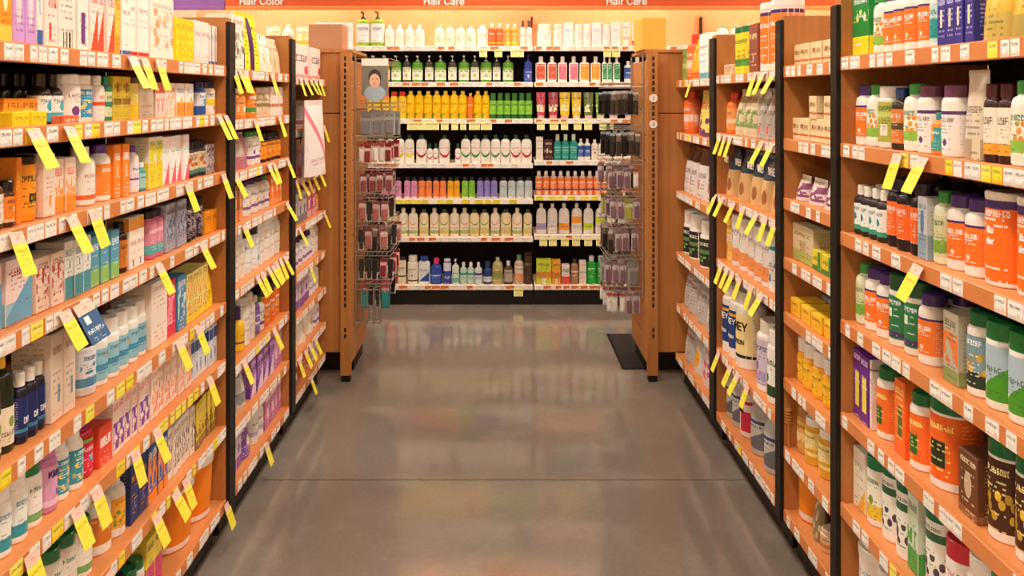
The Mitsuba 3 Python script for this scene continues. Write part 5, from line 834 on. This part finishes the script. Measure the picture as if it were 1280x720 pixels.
WALL_TAGS = {
    ('W1', 0): [(-0.153, -0.092), (-0.037, 0.024), (0.086, 0.189)],
    ('W1', 2): [(-0.703, -0.574), (-0.574, -0.458), (-0.446, -0.385), (-0.367, -0.312), (-0.299, -0.251), (-0.232, -0.147), (-0.141, -0.055)],
    ('W1', 6): [(0.11, 0.183)],
    ('W2', 0): [(0.794, 0.856), (0.862, 0.923)],
    ('W2', 2): [(0.287, 0.348), (0.385, 0.452), (0.471, 0.526), (0.568, 0.629), (0.648, 0.709), (0.764, 0.819), (0.843, 0.874)],
    ('W2', 5): [(0.306, 0.367), (0.379, 0.44), (0.471, 0.532), (0.556, 0.617), (0.648, 0.709), (0.739, 0.801)],
}
YELLOW_RAILS = {('L1', 1), ('L1', 4), ('L1', 5), ('L1', 6), ('L2', 2), ('L2', 5), ('R1', 1), ('W1', 4), ('W2', 4), ('L3', 4)}


def where_of(bay, i):
    n = len((BAYS.get(bay) or WALLS[bay])[4 if bay in BAYS else 2])
    nm = BAYS[bay][5] if bay in BAYS else WALLS[bay][3]
    return f'{"bottom" if i == n - 1 else SH[i]} shelf, {nm}'

def stock_shelf(bay, i, items):
    """items: (design, centres, width, rows, stack, set-back): centres in metres along the shelf, in the order one reads them from left to right"""
    side_bay = bay in BAYS
    if side_bay: sg, a, y0, y1, zs, nm, seg = BAYS[bay]
    else: x0, x1, zs, nm, seg = WALLS[bay]
    z = zs[i]
    head = (zs[i - 1] - .042 - z) if i else .6
    for (key, centres, width, rows, stack, off) in items:
        d = DKEY[key]
        sz, s = d['size'], d['shape']
        w, h = sz[0], sz[-1]
        dep = sz[1] if s in ('carton', 'pouch') else w * d.get('sq', 1.)
        sx = width / w
        sy = 1. if s in ('carton', 'pouch') else sx
        fit = min(1., (head - .012) / (h * stack))
        turn = 1.2 if s == 'carton' else 2 if s == 'pouch' else 7
        for r in range(rows):
            for q in range(stack):
                for c in centres:
                    depth = off + dep * sy * (.5 + 1.06 * r) + rng.uniform(0, .008)
                    jit = rng.uniform(-turn, turn)
                    wh = where_of(bay, i) + ('' if r == 0 else ', rear row')
                    zz = z + .0012 + q * h * fit
                    if side_bay: put(key, (sg * (a + depth), c, zz), (90 if sg < 0 else -90) + jit, wh, (r, -q, c), seg, (sx, sy, fit))
                    else: put(key, (c, WALL_Y + depth, zz), jit, wh, (r, -q, c), seg, (sx, sy, fit), 'portrait')

# ------------------------------------------------------------------ the room
def room():
    X, Y0, Y1 = 4.2, -2.6, 7.6
    s = lambda k, sh, lab: (add(k, sh), note(k, lab, kind='structure'))
    s('floor', MB().box(-X, X, Y0, 3.6008 - .003, -.1, 0).box(-X, X, 3.6008 + .003, Y1, -.1, 0).ply('concrete'), 'polished grey-brown concrete floor of the store aisle')
    part('floor', 'joint_strip', MB().box(-X, X, 3.596, 3.606, -.09, -.0015).ply('joint'))
    s('ceiling', MB().box(-X, X, Y0, Y1, CEIL, CEIL + .1).ply('ceiling_grey'), 'pale grey store ceiling above the aisle')
    s('wall_back', MB().box(-X, X, Y1, Y1 + .1, 0, CEIL).ply('paint_cream'), 'cream store wall behind the hair care shelves')
    s('wall_front', MB().box(-X, X, Y0 - .1, Y0, 0, CEIL).ply('paint_cream'), 'cream store wall behind the viewer')
    s('wall_left', MB().box(-X - .1, -X, Y0, Y1, 0, CEIL).ply('paint_cream'), 'cream store side wall beyond the shelves')
    s('wall_right', MB().box(X, X + .1, Y0, Y1, 0, CEIL).ply('paint_cream'), 'cream store side wall past the shelves')
    house = MB().box(-.17, .17, -.64, .64, -.07, 0, .004).ply('white_gloss')
    em = mikit.ply(trimesh.Trimesh([[-.15, -.62, -.071], [.15, -.62, -.071], [.15, .62, -.071], [-.15, .62, -.071]], [[0, 2, 1], [0, 3, 2]], process=False), 'white_gloss')
    for i, x in enumerate(LAMP_X):
        for n, y in enumerate(LAMP_Y[::-1]):
            k = fresh('ceiling_lamp')
            tw = T().translate([x, y, CEIL - .002])
            part(k, 'housing', house, tw)
            part(k, 'diffuser', {**em, 'emitter': {'type': 'area', 'radiance': {'type': 'rgb', 'value': LAMP}}}, tw)
            note(k, f'long white ceiling lamp over the {("aisle past the orange tubs", "central aisle", "aisle past the honey jars")[i]}, {NUM[n]} from the back wall', 'ceiling lamp', 'lamps on the ceiling')

# ------------------------------------------------------------------ gondolas
def price_design(i): return DKEY[f'price{i}']['id']

_chips = {}
def chip(kind):
    """a price label facing -y, 1 x 1"""
    if kind not in _chips:
        v, f, u, s = boxp(1, .0015, 1, price_design(kind), .0003)
        _chips[kind] = mikit.ply(trimesh.Trimesh(v, f, process=False), 'print_paper', smooth=s, uv=u)
    return _chips[kind]

def gondola(bay):
    sg, a, y0, y1, zs, nm, seg = BAYS[bay]
    rot = 90 if sg < 0 else -90
    mid, L = (y0 + y1) / 2, y1 - y0
    for i, z in enumerate(zs):
        k = fresh('shelf')
        base = i == len(zs) - 1
        part(k, 'board', MB().box(sg * (a + .012), sg * (a + .43), y0, y1, z - .008, z, .002).ply('shelf_laminate'))
        part(k, 'underside', MB().box(sg * (a + .012), sg * (a + .43), y0, y1, z - .02, z - .008).ply('brown_back'))  # added dark plate, its colour stands in for shade below the board
        rail = part(k, 'price_rail', MB().box(sg * a, sg * (a + .012), y0, y1, z - .037, z + .004, .0025).ply('shelf_laminate'))
        r = random.Random(bay + str(i))
        y = y0 + .01
        n = 0
        dense = {'R1': .74, 'R2': .5, 'L1': .86}.get(bay, .8)
        while y < y1 - .05:
            wl = r.choice((.036, .042, .05, .03))
            if r.random() < dense:
                yel = r.random() < (.3 if (bay, i) in YELLOW_RAILS else .015)
                tw = T().translate([sg * (a - .0008), y + wl / 2, z - .034]).rotate([0, 0, 1], rot).scale([wl * .93, 1, .034])
                part(rail, 'price_label', chip(r.choice((3, 4)) if yel else r.choice((0, 1, 2, 2))), tw)
            y += wl + r.choice((0, .003, .01, .022))
        note(k, f'orange laminate shelf with a strip of price labels, {where_of(bay, i).replace(" shelf,", ",")}', 'shelf')
    k = fresh('kick_plate')
    add(k, MB().box(sg * (a + .05), sg * (a + .07), y0, y1, 0, .122).ply('black_trim'))
    note(k, f'black kick plate under the {nm}', 'kick plate')
    k = fresh('back_panel')
    add(k, MB().box(sg * (a + .43), sg * (a + .45), y0 + .002, y1 - .002, 0, 1.86).ply('brown_back'))
    note(k, f'brown back panel of the {nm}', 'panel')
    if bay not in ('L3', 'R4'):
        k = fresh('divider_panel')
        nxt = {'L1': 3.144, 'L2': 4.077, 'R1': 2.549, 'R2': 3.06, 'R3': 4.02}[bay]
        part(k, 'panel', MB().box(sg * (a + .002), sg * (a + .43), y1, nxt, .12, 1.88, .002).ply('wood'))
        part(k, 'edge_trim', MB().box(sg * (a - .012), sg * (a + .002), y1 - .002, nxt + .002, .12, 1.865, .002).ply('black_trim'))
        note(k, f'wooden divider with a black edge at the far end of the {nm}', 'divider')

TAG_N = {}
def hang_tags(bay, i, ys, key='yellowtag', wide=.052, tall=.102):
    """sale tags swung outwards from the price rail of a bay"""
    sg, a, y0, y1, zs, nm, seg = BAYS[bay]
    z = zs[i]
    kid = DKEY[key]['id']
    if ('tag', key) not in _chips:
        v, f, u, s = boxp(1, .001, 1, kid, .0002)
        _chips[('tag', key)] = mikit.ply(trimesh.Trimesh(v - [0, 0, 1], f, process=False), 'print_paper', smooth=s, uv=u)
        v, f, u, s = boxp(1, .0014, 1, DKEY['taghead']['id'], .0002)
        _chips[('head', key)] = mikit.ply(trimesh.Trimesh(v - [0, 0, 1], f, process=False), 'print_paper', smooth=s, uv=u)
    ys = sorted(ys)
    for n, y in enumerate(ys):
        k = fresh('price_tag' if key == 'yellowtag' else 'shelf_sign')
        tilt = rng.uniform(16, 30)
        tw = T().translate([sg * (a - .005), y, z - .002]).rotate([0, 0, 1], 90 if sg < 0 else -90).rotate([0, 1, 0], rng.uniform(-4, 4)).rotate([1, 0, 0], -tilt)
        part(k, 'header', _chips[('head', key)], tw.scale([wide * .92, 1, tall * .25]))
        part(k, 'card', _chips[('tag', key)], tw.translate([0, 0, -tall * .22]).scale([wide, 1, tall * .68]))
        w = where_of(bay, i)
        if key != 'yellowtag': note(k, f'blue sign card hanging from the {w}', 'sign')
        else: note(k, f'yellow price tag, {NUM[n]} from the front, hanging on the {w}' if len(ys) > 1 else f'only yellow price tag hanging on the {w}', 'price tag', f'yellow tags on the {w}' if len(ys) > 1 else None)

# ------------------------------------------------------------------ the wall of hair care
def wall_section(sec):
    x0, x1, zs, nm, seg = WALLS[sec]
    for i, z in enumerate(zs):
        k = fresh('shelf')
        part(k, 'board', MB().box(x0, x1, WALL_Y + .01, WALL_Y + .44, z - .018, z, .002).ply('paint_cream'))
        rail = part(k, 'price_rail', MB().box(x0, x1, WALL_Y, WALL_Y + .012, z - .036, z + .003, .002).ply('white_gloss'))
        r = random.Random(sec + str(i))
        x = x0 + .01
        while x < x1 - .06:
            wl = r.choice((.05, .06, .07))
            yel = (sec, i) in YELLOW_RAILS
            part(rail, 'price_label', chip(r.choice((3, 3, 4)) if yel else r.choice((0, 1, 5, 5))), T().translate([x + wl / 2, WALL_Y - .001, z - .033]).scale([wl * .92, 1, .031]))
            x += wl + r.choice((0, .01, .03, .06))
        note(k, f'cream shelf with a white price rail, {where_of(sec, i).replace(" shelf,", ",")}', 'shelf')
    k = fresh('back_panel')
    part(k, 'panel', MB().box(x0 - .004, x1 + .004, WALL_Y + .44, WALL_Y + .46, 0, zs[0] - .02).ply('dark_back'))
    part(k, 'upper_panel', MB().box(x0 - .004, x1 + .004, WALL_Y + .44, WALL_Y + .46, zs[0] - .02, 2.5).ply('paint_peach'))
    note(k, f'dark back panel with a peach upper part of the {nm}', 'panel')
    k = fresh('kick_plate')
    add(k, MB().box(x0, x1, WALL_Y + .03, WALL_Y + .05, 0, .118).ply('black_trim'))
    note(k, f'black kick plate under the {nm}', 'kick plate')
    k = fresh('upright')
    add(k, MB().box(x1, x1 + .01, WALL_Y + .38, WALL_Y + .44, .02, 2.24).ply('black_trim'))
    note(k, f'thin black upright on the whey side of the {nm}', 'upright')

def wall_tags(sec, i, spans):
    x0, x1, zs, nm, seg = WALLS[sec]
    z = zs[i]
    if 'wt' not in _chips:
        v, f, u, s = boxp(1, .001, 1, DKEY['paletag']['id'], .0002)
        _chips['wt'] = mikit.ply(trimesh.Trimesh(v - [0, 0, 1], f, process=False), 'print_paper', smooth=s, uv=u)
    for n, (a, b) in enumerate(spans):
        k = fresh('price_tag')
        add(k, _chips['wt'], T().translate([(a + b) / 2, WALL_Y - .004, z - .02]).rotate([1, 0, 0], -3).scale([b - a, 1, .062]))
        w = where_of(sec, i)
        note(k, f'pale yellow price tag, {NUM[n]} from the portrait, hanging on the {w}' if len(spans) > 1 else f'only pale yellow price tag hanging on the {w}', 'price tag', f'pale tags on the {w}' if len(spans) > 1 else None)

def valance():
    z0, z1 = 2.262, 2.62
    y = WALL_Y + .02
    k = fresh('header_sign')
    part(k, 'board', MB().box(-2.1, 3.4, y, y + .03, z0 + .03, z1, .002).ply('sign_red'))
    part(k, 'lower_trim', MB().box(-2.1, 3.4, y - .006, y + .034, z0, z0 + .03, .002).ply('sign_trim'))
    sc = WALL_Y / 1080
    for t, px in (('Hair Color', 326), ('Hair Care', 555), ('Hair Care', 784)):
        m = meshkit.text_mesh(t, .052, .004, bold=True)
        v = m.vertices
        v[:, 0] -= (v[:, 0].min() + v[:, 0].max()) / 2
        w = np.stack([v[:, 0] + (px - 624) * sc, y - v[:, 2], v[:, 1] + 2.299], 1)
        part(k, 'lettering', mikit.ply(trimesh.Trimesh(w, m.faces, process=False), 'white_gloss'))
    note(k, 'long red-orange header sign reading Hair Color and Hair Care above the back shelves', 'sign')
    k = fresh('header_sign')
    part(k, 'board', MB().box(-3.9, -2.105, y, y + .03, z0 + .03, z1, .002).ply('sign_purple'))
    part(k, 'lower_trim', MB().box(-3.9, -2.105, y - .006, y + .034, z0, z0 + .03, .002).ply('sign_purple'))
    note(k, 'purple header sign beyond the end of the red one', 'sign')
    k = fresh('soffit')
    add(k, MB().box(-3.9, 3.4, WALL_Y + .06, WALL_Y + .46, 2.5, 2.53).ply('paint_white'))
    note(k, 'white soffit board over the top shelf of the hair care shelves', 'panel')
    tube = mikit.ply(trimesh.creation.cylinder(radius=.016, segment=[[-.58, 0, 0], [.58, 0, 0]], sections=10), 'white_gloss', smooth=40)
    for n, x in enumerate((-3.1, -1.78, -.42, .95, 2.3)):
        k = fresh('cove_lamp')
        tw = T().translate([x, WALL_Y + .10, 2.45])
        part(k, 'tube', {**tube, 'emitter': {'type': 'area', 'radiance': {'type': 'rgb', 'value': COVE}}}, tw)
        part(k, 'batten', MB().box(x - .62, x + .62, WALL_Y + .07, WALL_Y + .13, 2.475, 2.5).ply('white_gloss'))
        note(k, f'fluorescent tube behind the header sign, {NUM[n]} from its purple end', 'lamp', 'tubes behind the header sign')

# ------------------------------------------------------------------ end caps
def end_cap(sg):
    xi, xo, y0, y1 = .83, 1.99, 4.85, 5.4
    side = 'portrait card' if sg < 0 else 'black mat'
    k = fresh('end_cap')
    part(k, 'panel', MB().box(sg * xi, sg * xo, y0 + .012, y0 + .035, .157, 1.843, .003).ply('wood'))
    part(k, 'panel_groove', MB().box(sg * (xi + .06), sg * xo, y0 + .0115, y0 + .013, 1.50, 1.506).ply('brown_back'))
    part(k, 'top_board', MB().box(sg * (xi - .003), sg * xo, y0 + .0, y1, 1.843, 1.862, .003).ply('wood'))
    post = part(k, 'post', MB().box(sg * xi, sg * (xi + .06), y0 - .022, y0 + .012, .035, 1.843, .003).ply('wood'))
    part(k, 'foot', MB().box(sg * (xi + .005), sg * (xi + .055), y0 - .018, y0 + .03, 0, .035, .003).ply('black_trim'))
    slot = MB().box(-.0055, .0055, -.0015, .0015, -.011, .011).ply('black_trim')
    for j in range(46):
        z = 1.81 - j * .0345
        if .30 < z < .42 or z < .1: continue
        part(post, 'slot', slot, T().translate([sg * (xi + .031), y0 - .0222, z]))
    zz = .10
    while zz < 1.8:
        part(k, 'side_slat', MB().box(sg * (xi - .002), sg * (xi + .018), y0 + .016, y1, zz, zz + .138, .003).ply('wood'))
        zz += .142
    part(k, 'base', MB().box(sg * (xi + .02), sg * xo, y0 + .2, y1 - .02, 0, .155).ply('black_trim'))
    note(k, f'wooden end-cap fixture with a slotted post beside the {side}', 'end cap')
    return k

def packets_on(sg, z, y, xs, key, what):
    """a peg bar on the inner side of an end cap with packets hanging from it, facing the aisle"""
    for n, x in enumerate(xs):
        d = DKEY[key]
        put(key, (sg * x, y, z - d['size'][2]), rng.uniform(-14, 14), what, x, 8, (1, 1, 1), 'post')

def wing(sg):
    """wire display wing on the side of the end cap with its trays"""
    xi = .826
    k = fresh('wire_rack')
    lv = [1.80, 1.545, 1.36, 1.19, 1.03, .87, .70, .54] if sg < 0 else [1.66, 1.42, 1.22, 1.04, .86, .68, .50]
    f = MB()
    for y in (4.93, 5.36):
        f.bar([sg * (xi - .006), y, .28 if sg < 0 else .44], [sg * (xi - .006), y, 1.84], .005)
    part(k, 'frame', f.ply('steel', 40))
    for z in lv:
        t = MB()
        xo = .62
        for (p, q) in (((xi, 4.93), (xo, 4.93)), ((xo, 4.93), (xo, 5.36)), ((xi, 5.36), (xo, 5.36))):
            t.bar([sg * p[0], p[1], z + .012], [sg * q[0], q[1], z + .012], .0028)
            t.bar([sg * p[0], p[1], z - .012], [sg * q[0], q[1], z - .012], .0028)
        for j in range(8):
            xx = xi - .01 - j * .028
            t.bar([sg * xx, 4.93, z - .012], [sg * xx, 5.36, z - .012], .0018, 5)
        part(k, 'tray', t.ply('steel', 40))
    if sg < 0:                                            # the narrow grey holder under the trays
        b = MB()
        for x in (-.79, -.755, -.72, -.685):
            for yy in (4.95, 5.02): b.bar([x, yy, .29], [x, yy, .5], .004)
        for zz in (.30, .4, .49): b.bar([-.826, 4.95, zz], [-.685, 4.95, zz], .004).bar([-.826, 5.02, zz], [-.685, 5.02, zz], .004)
        part(k, 'holder', b.ply('steel', 40))
    note(k, f'wire rack with small hanging goods on the end cap beside the {"portrait card" if sg < 0 else "black mat"}', 'rack')
    return lv

def end_caps():
    for sg in (-1, 1): end_cap(sg)
    wing(-1)
    pl = 'rack by the portrait card'
    def hang(sg, levels, place):
        for j, (z, mix_, n) in enumerate(levels):
            for row, y in enumerate((4.965, 5.14, 5.3)):
                x = .812
                for m in range(n):
                    key = rng.choice(mix_)
                    d = DKEY[key]
                    x -= d['size'][0] / 2 + rng.choice((.002, .004, .012))
                    if x < .62: break
                    put(key, (sg * x, y + rng.uniform(-.012, .012), z - .018 - d['size'][2] - rng.uniform(0, .01)), rng.uniform(-16, 16), f'{SH[j]} tray, {place}' + ('' if row == 0 else f', {NUM[row]} row'), x, 8, (1, 1, 1), 'post')
                    x -= d['size'][0] / 2
    hang(-1, ((1.535, ['pk_grey'], 3), (1.35, ['pk_white', 'pk_white', 'pk_red'], 6), (1.18, ['pk_maroon', 'pk_maroon', 'pk_red'], 5), (1.02, ['pk_maroon', 'pk_rose', 'pk_black'], 5), (.86, ['pk_black', 'pk_brush', 'pk_rose'], 5), (.69, ['pk_black', 'pk_black', 'pk_red'], 6), (.53, ['pk_teal', 'pk_teal', 'pk_black'], 4)), pl)
    wing(1)
    pr = 'rack by the black mat'
    hang(1, ((1.65, ['pk_brush', 'pk_comb'], 6), (1.41, ['pk_comb', 'pk_brush', 'pk_comb'], 6), (1.21, ['pk_plum', 'pk_white', 'pk_brush'], 5), (1.03, ['pk_olive', 'pk_plum', 'pk_plum'], 5), (.85, ['pk_brush', 'pk_plum'], 6), (.67, ['pk_plum', 'pk_grey', 'pk_brush'], 5), (.49, ['pk_white', 'pk_plum'], 6)), pr)
    # the portrait card
    k = fresh('portrait_card')
    x0, x1, y, z0, z1 = -.785, -.63, 4.915, 1.575, 1.815
    part(k, 'board', MB().box(x0, x1, y, y + .004, z0, z1, .001).ply('sign_trim'))
    part(k, 'picture', MB().box(x0 + .004, x1 - .004, y - .002, y, z0 + .028, z1 - .045).ply('portrait_ground'))
    part(k, 'header_strip', MB().box(x0 + .002, x1 - .002, y - .002, y, z1 - .043, z1 - .002).ply('white_gloss'))
    cx, cz = (x0 + x1) / 2, z0 + .115
    def oval(rx, rz, dz, dy, b, nm):
        t = np.linspace(0, 2 * np.pi, 25)[:-1]
        v = np.vstack([[[cx, y - dy, cz + dz]], np.stack([cx + rx * np.cos(t), 0 * t + y - dy, cz + dz + rz * np.sin(t)], 1)])
        part(k, nm, mikit.ply(trimesh.Trimesh(v, [[0, 1 + (i + 1) % 24, 1 + i] for i in range(24)], process=False), b))
    oval(.062, .045, -.075, .003, 'portrait_shirt', 'shoulders')
    oval(.0365, .046, .016, .0035, 'portrait_hair', 'hair')
    oval(.0305, .041, -.004, .0042, 'portrait_skin', 'face')
    for s in (-1, 1):
        part(k, 'eye', MB().box(cx + s * .013 - .004, cx + s * .013 + .004, y - .0052, y - .0045, cz + .005, cz + .0085).ply('portrait_hair'))
    part(k, 'mouth', MB().box(cx - .009, cx + .009, y - .0052, y - .0045, cz - .022, cz - .0185).ply('sign_red'))
    note(k, 'display card with a portrait of a smiling face above the hanging packets', 'card')
    # on top of the end caps
    k = fresh('topper_box')
    add(k, MB().box(-1.075, -.885, 4.87, 5.05, 1.8622, 2.005, .003).ply('topper_brown'))
    note(k, 'tan box standing on the end cap over the portrait card', 'box')
    k = fresh('topper_board')
    add(k, MB().box(.81, .945, 4.90, 5.2, 1.8622, 2.045, .003).ply('topper_yellow'))
    note(k, 'yellow-orange display block on top of the end cap above the black mat', 'block')
    disc = mikit.ply(trimesh.creation.cylinder(radius=.023, height=.005, sections=24), 'white_gloss', smooth=40)
    for z, o in ((1.588, 'upper'), (1.443, 'lower')):
        k = fresh('round_badge')
        part(k, 'disc', disc, T().translate([.861, 4.8245, z]).rotate([1, 0, 0], 90))
        m = meshkit.text_mesh('2', .016, .001)
        v = m.vertices; v[:, 0] -= v[:, 0].mean()
        part(k, 'lettering', mikit.ply(trimesh.Trimesh(np.stack([v[:, 0] + .861, 4.8215 - v[:, 2], v[:, 1] + z - .008], 1), m.faces, process=False), 'black_trim'))
        note(k, f'{o} round white badge with a number on the slotted post', 'badge')
    k = fresh('floor_mat')
    part(k, 'pad', MB().box(.735, .99, 5.07, 5.78, .0005, .009, .003).ply('rubber'))
    part(k, 'border', MB().box(.72, .735, 5.055, 5.795, .0005, .006, .002).box(.735, .99, 5.055, 5.07, .0005, .006, .002).box(.735, .99, 5.78, 5.795, .0005, .006, .002).ply('black_trim'))
    note(k, 'dark rubber mat on the floor at the foot of an end cap', 'mat')

def extras():
    # clear shelf dividers in the green lid bay
    for n, (y, i) in enumerate(((1.79, 0), (2.03, 2), (1.995, 3))):
        z = BAYS['R1'][4][i]
        k = fresh('clear_divider')
        add(k, mikit.ply(trimesh.Trimesh([[1.0, y, z + .002], [1.38, y, z + .002], [1.38, y, z + .15], [1.0, y, z + .15]], [[0, 1, 2], [0, 2, 3]], process=False), 'clear_plastic'))
        note(k, f'clear plastic divider standing on the {where_of("R1", i)}', 'divider')
    # wooden honey dipper
    k = fresh('honey_dipper')
    m = trimesh.creation.revolve([(0, 0), (.006, 0), (.006, .09)] + [p for j in range(5) for p in ((.018, .092 + j * .011), (.018, .098 + j * .011), (.011, .100 + j * .011))] + [(0, .15)], sections=16)
    add(k, mikit.ply(m, 'wood', smooth=35), T().translate([1.006, 3.0, .3815]).rotate([1, 0, 0], -4).scale([.8, .8, .9]))
    note(k, 'wooden honey dipper leaning among the honey jars', 'dipper')

def striped_pouch():
    k = put('stripepouch', (-.925, 4.31, 1.212), 90, 'second shelf, pink stripe bay', 0, 12, (1.0, .5, 1.08))
    part(k, 'hanger', MB().box(-.9715, -.92, 4.28, 4.34, 1.425, 1.43).ply('clear_strip'))

# ------------------------------------------------------------------ build
materials()
for nm, h in (('portrait_ground', '77766a'), ('portrait_shirt', '9fb2bf'), ('portrait_hair', '3c2c22'), ('portrait_skin', 'dfae92'), ('clear_strip', 'd8d4cc'), ('topper_brown', 'b8825c'), ('topper_yellow', 'f0b040')):
    scene[nm] = two(princ(h, .5))
room()
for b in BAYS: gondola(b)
for s_ in WALLS: wall_section(s_)
valance()
end_caps()
for (b, i), items in ROWS.items(): stock_shelf(b, i, items)
for (b, i), ys in TAGS.items(): hang_tags(b, i, ys)
hang_tags('L1', 3, [2.0], 'bluecard', .09, .11)
for (s_, i), sp in WALL_TAGS.items(): wall_tags(s_, i, sp)
extras()
striped_pouch()
settle_labels()
TAB = [mi.Float([r[j] for r in DES]) for j in range(26)]
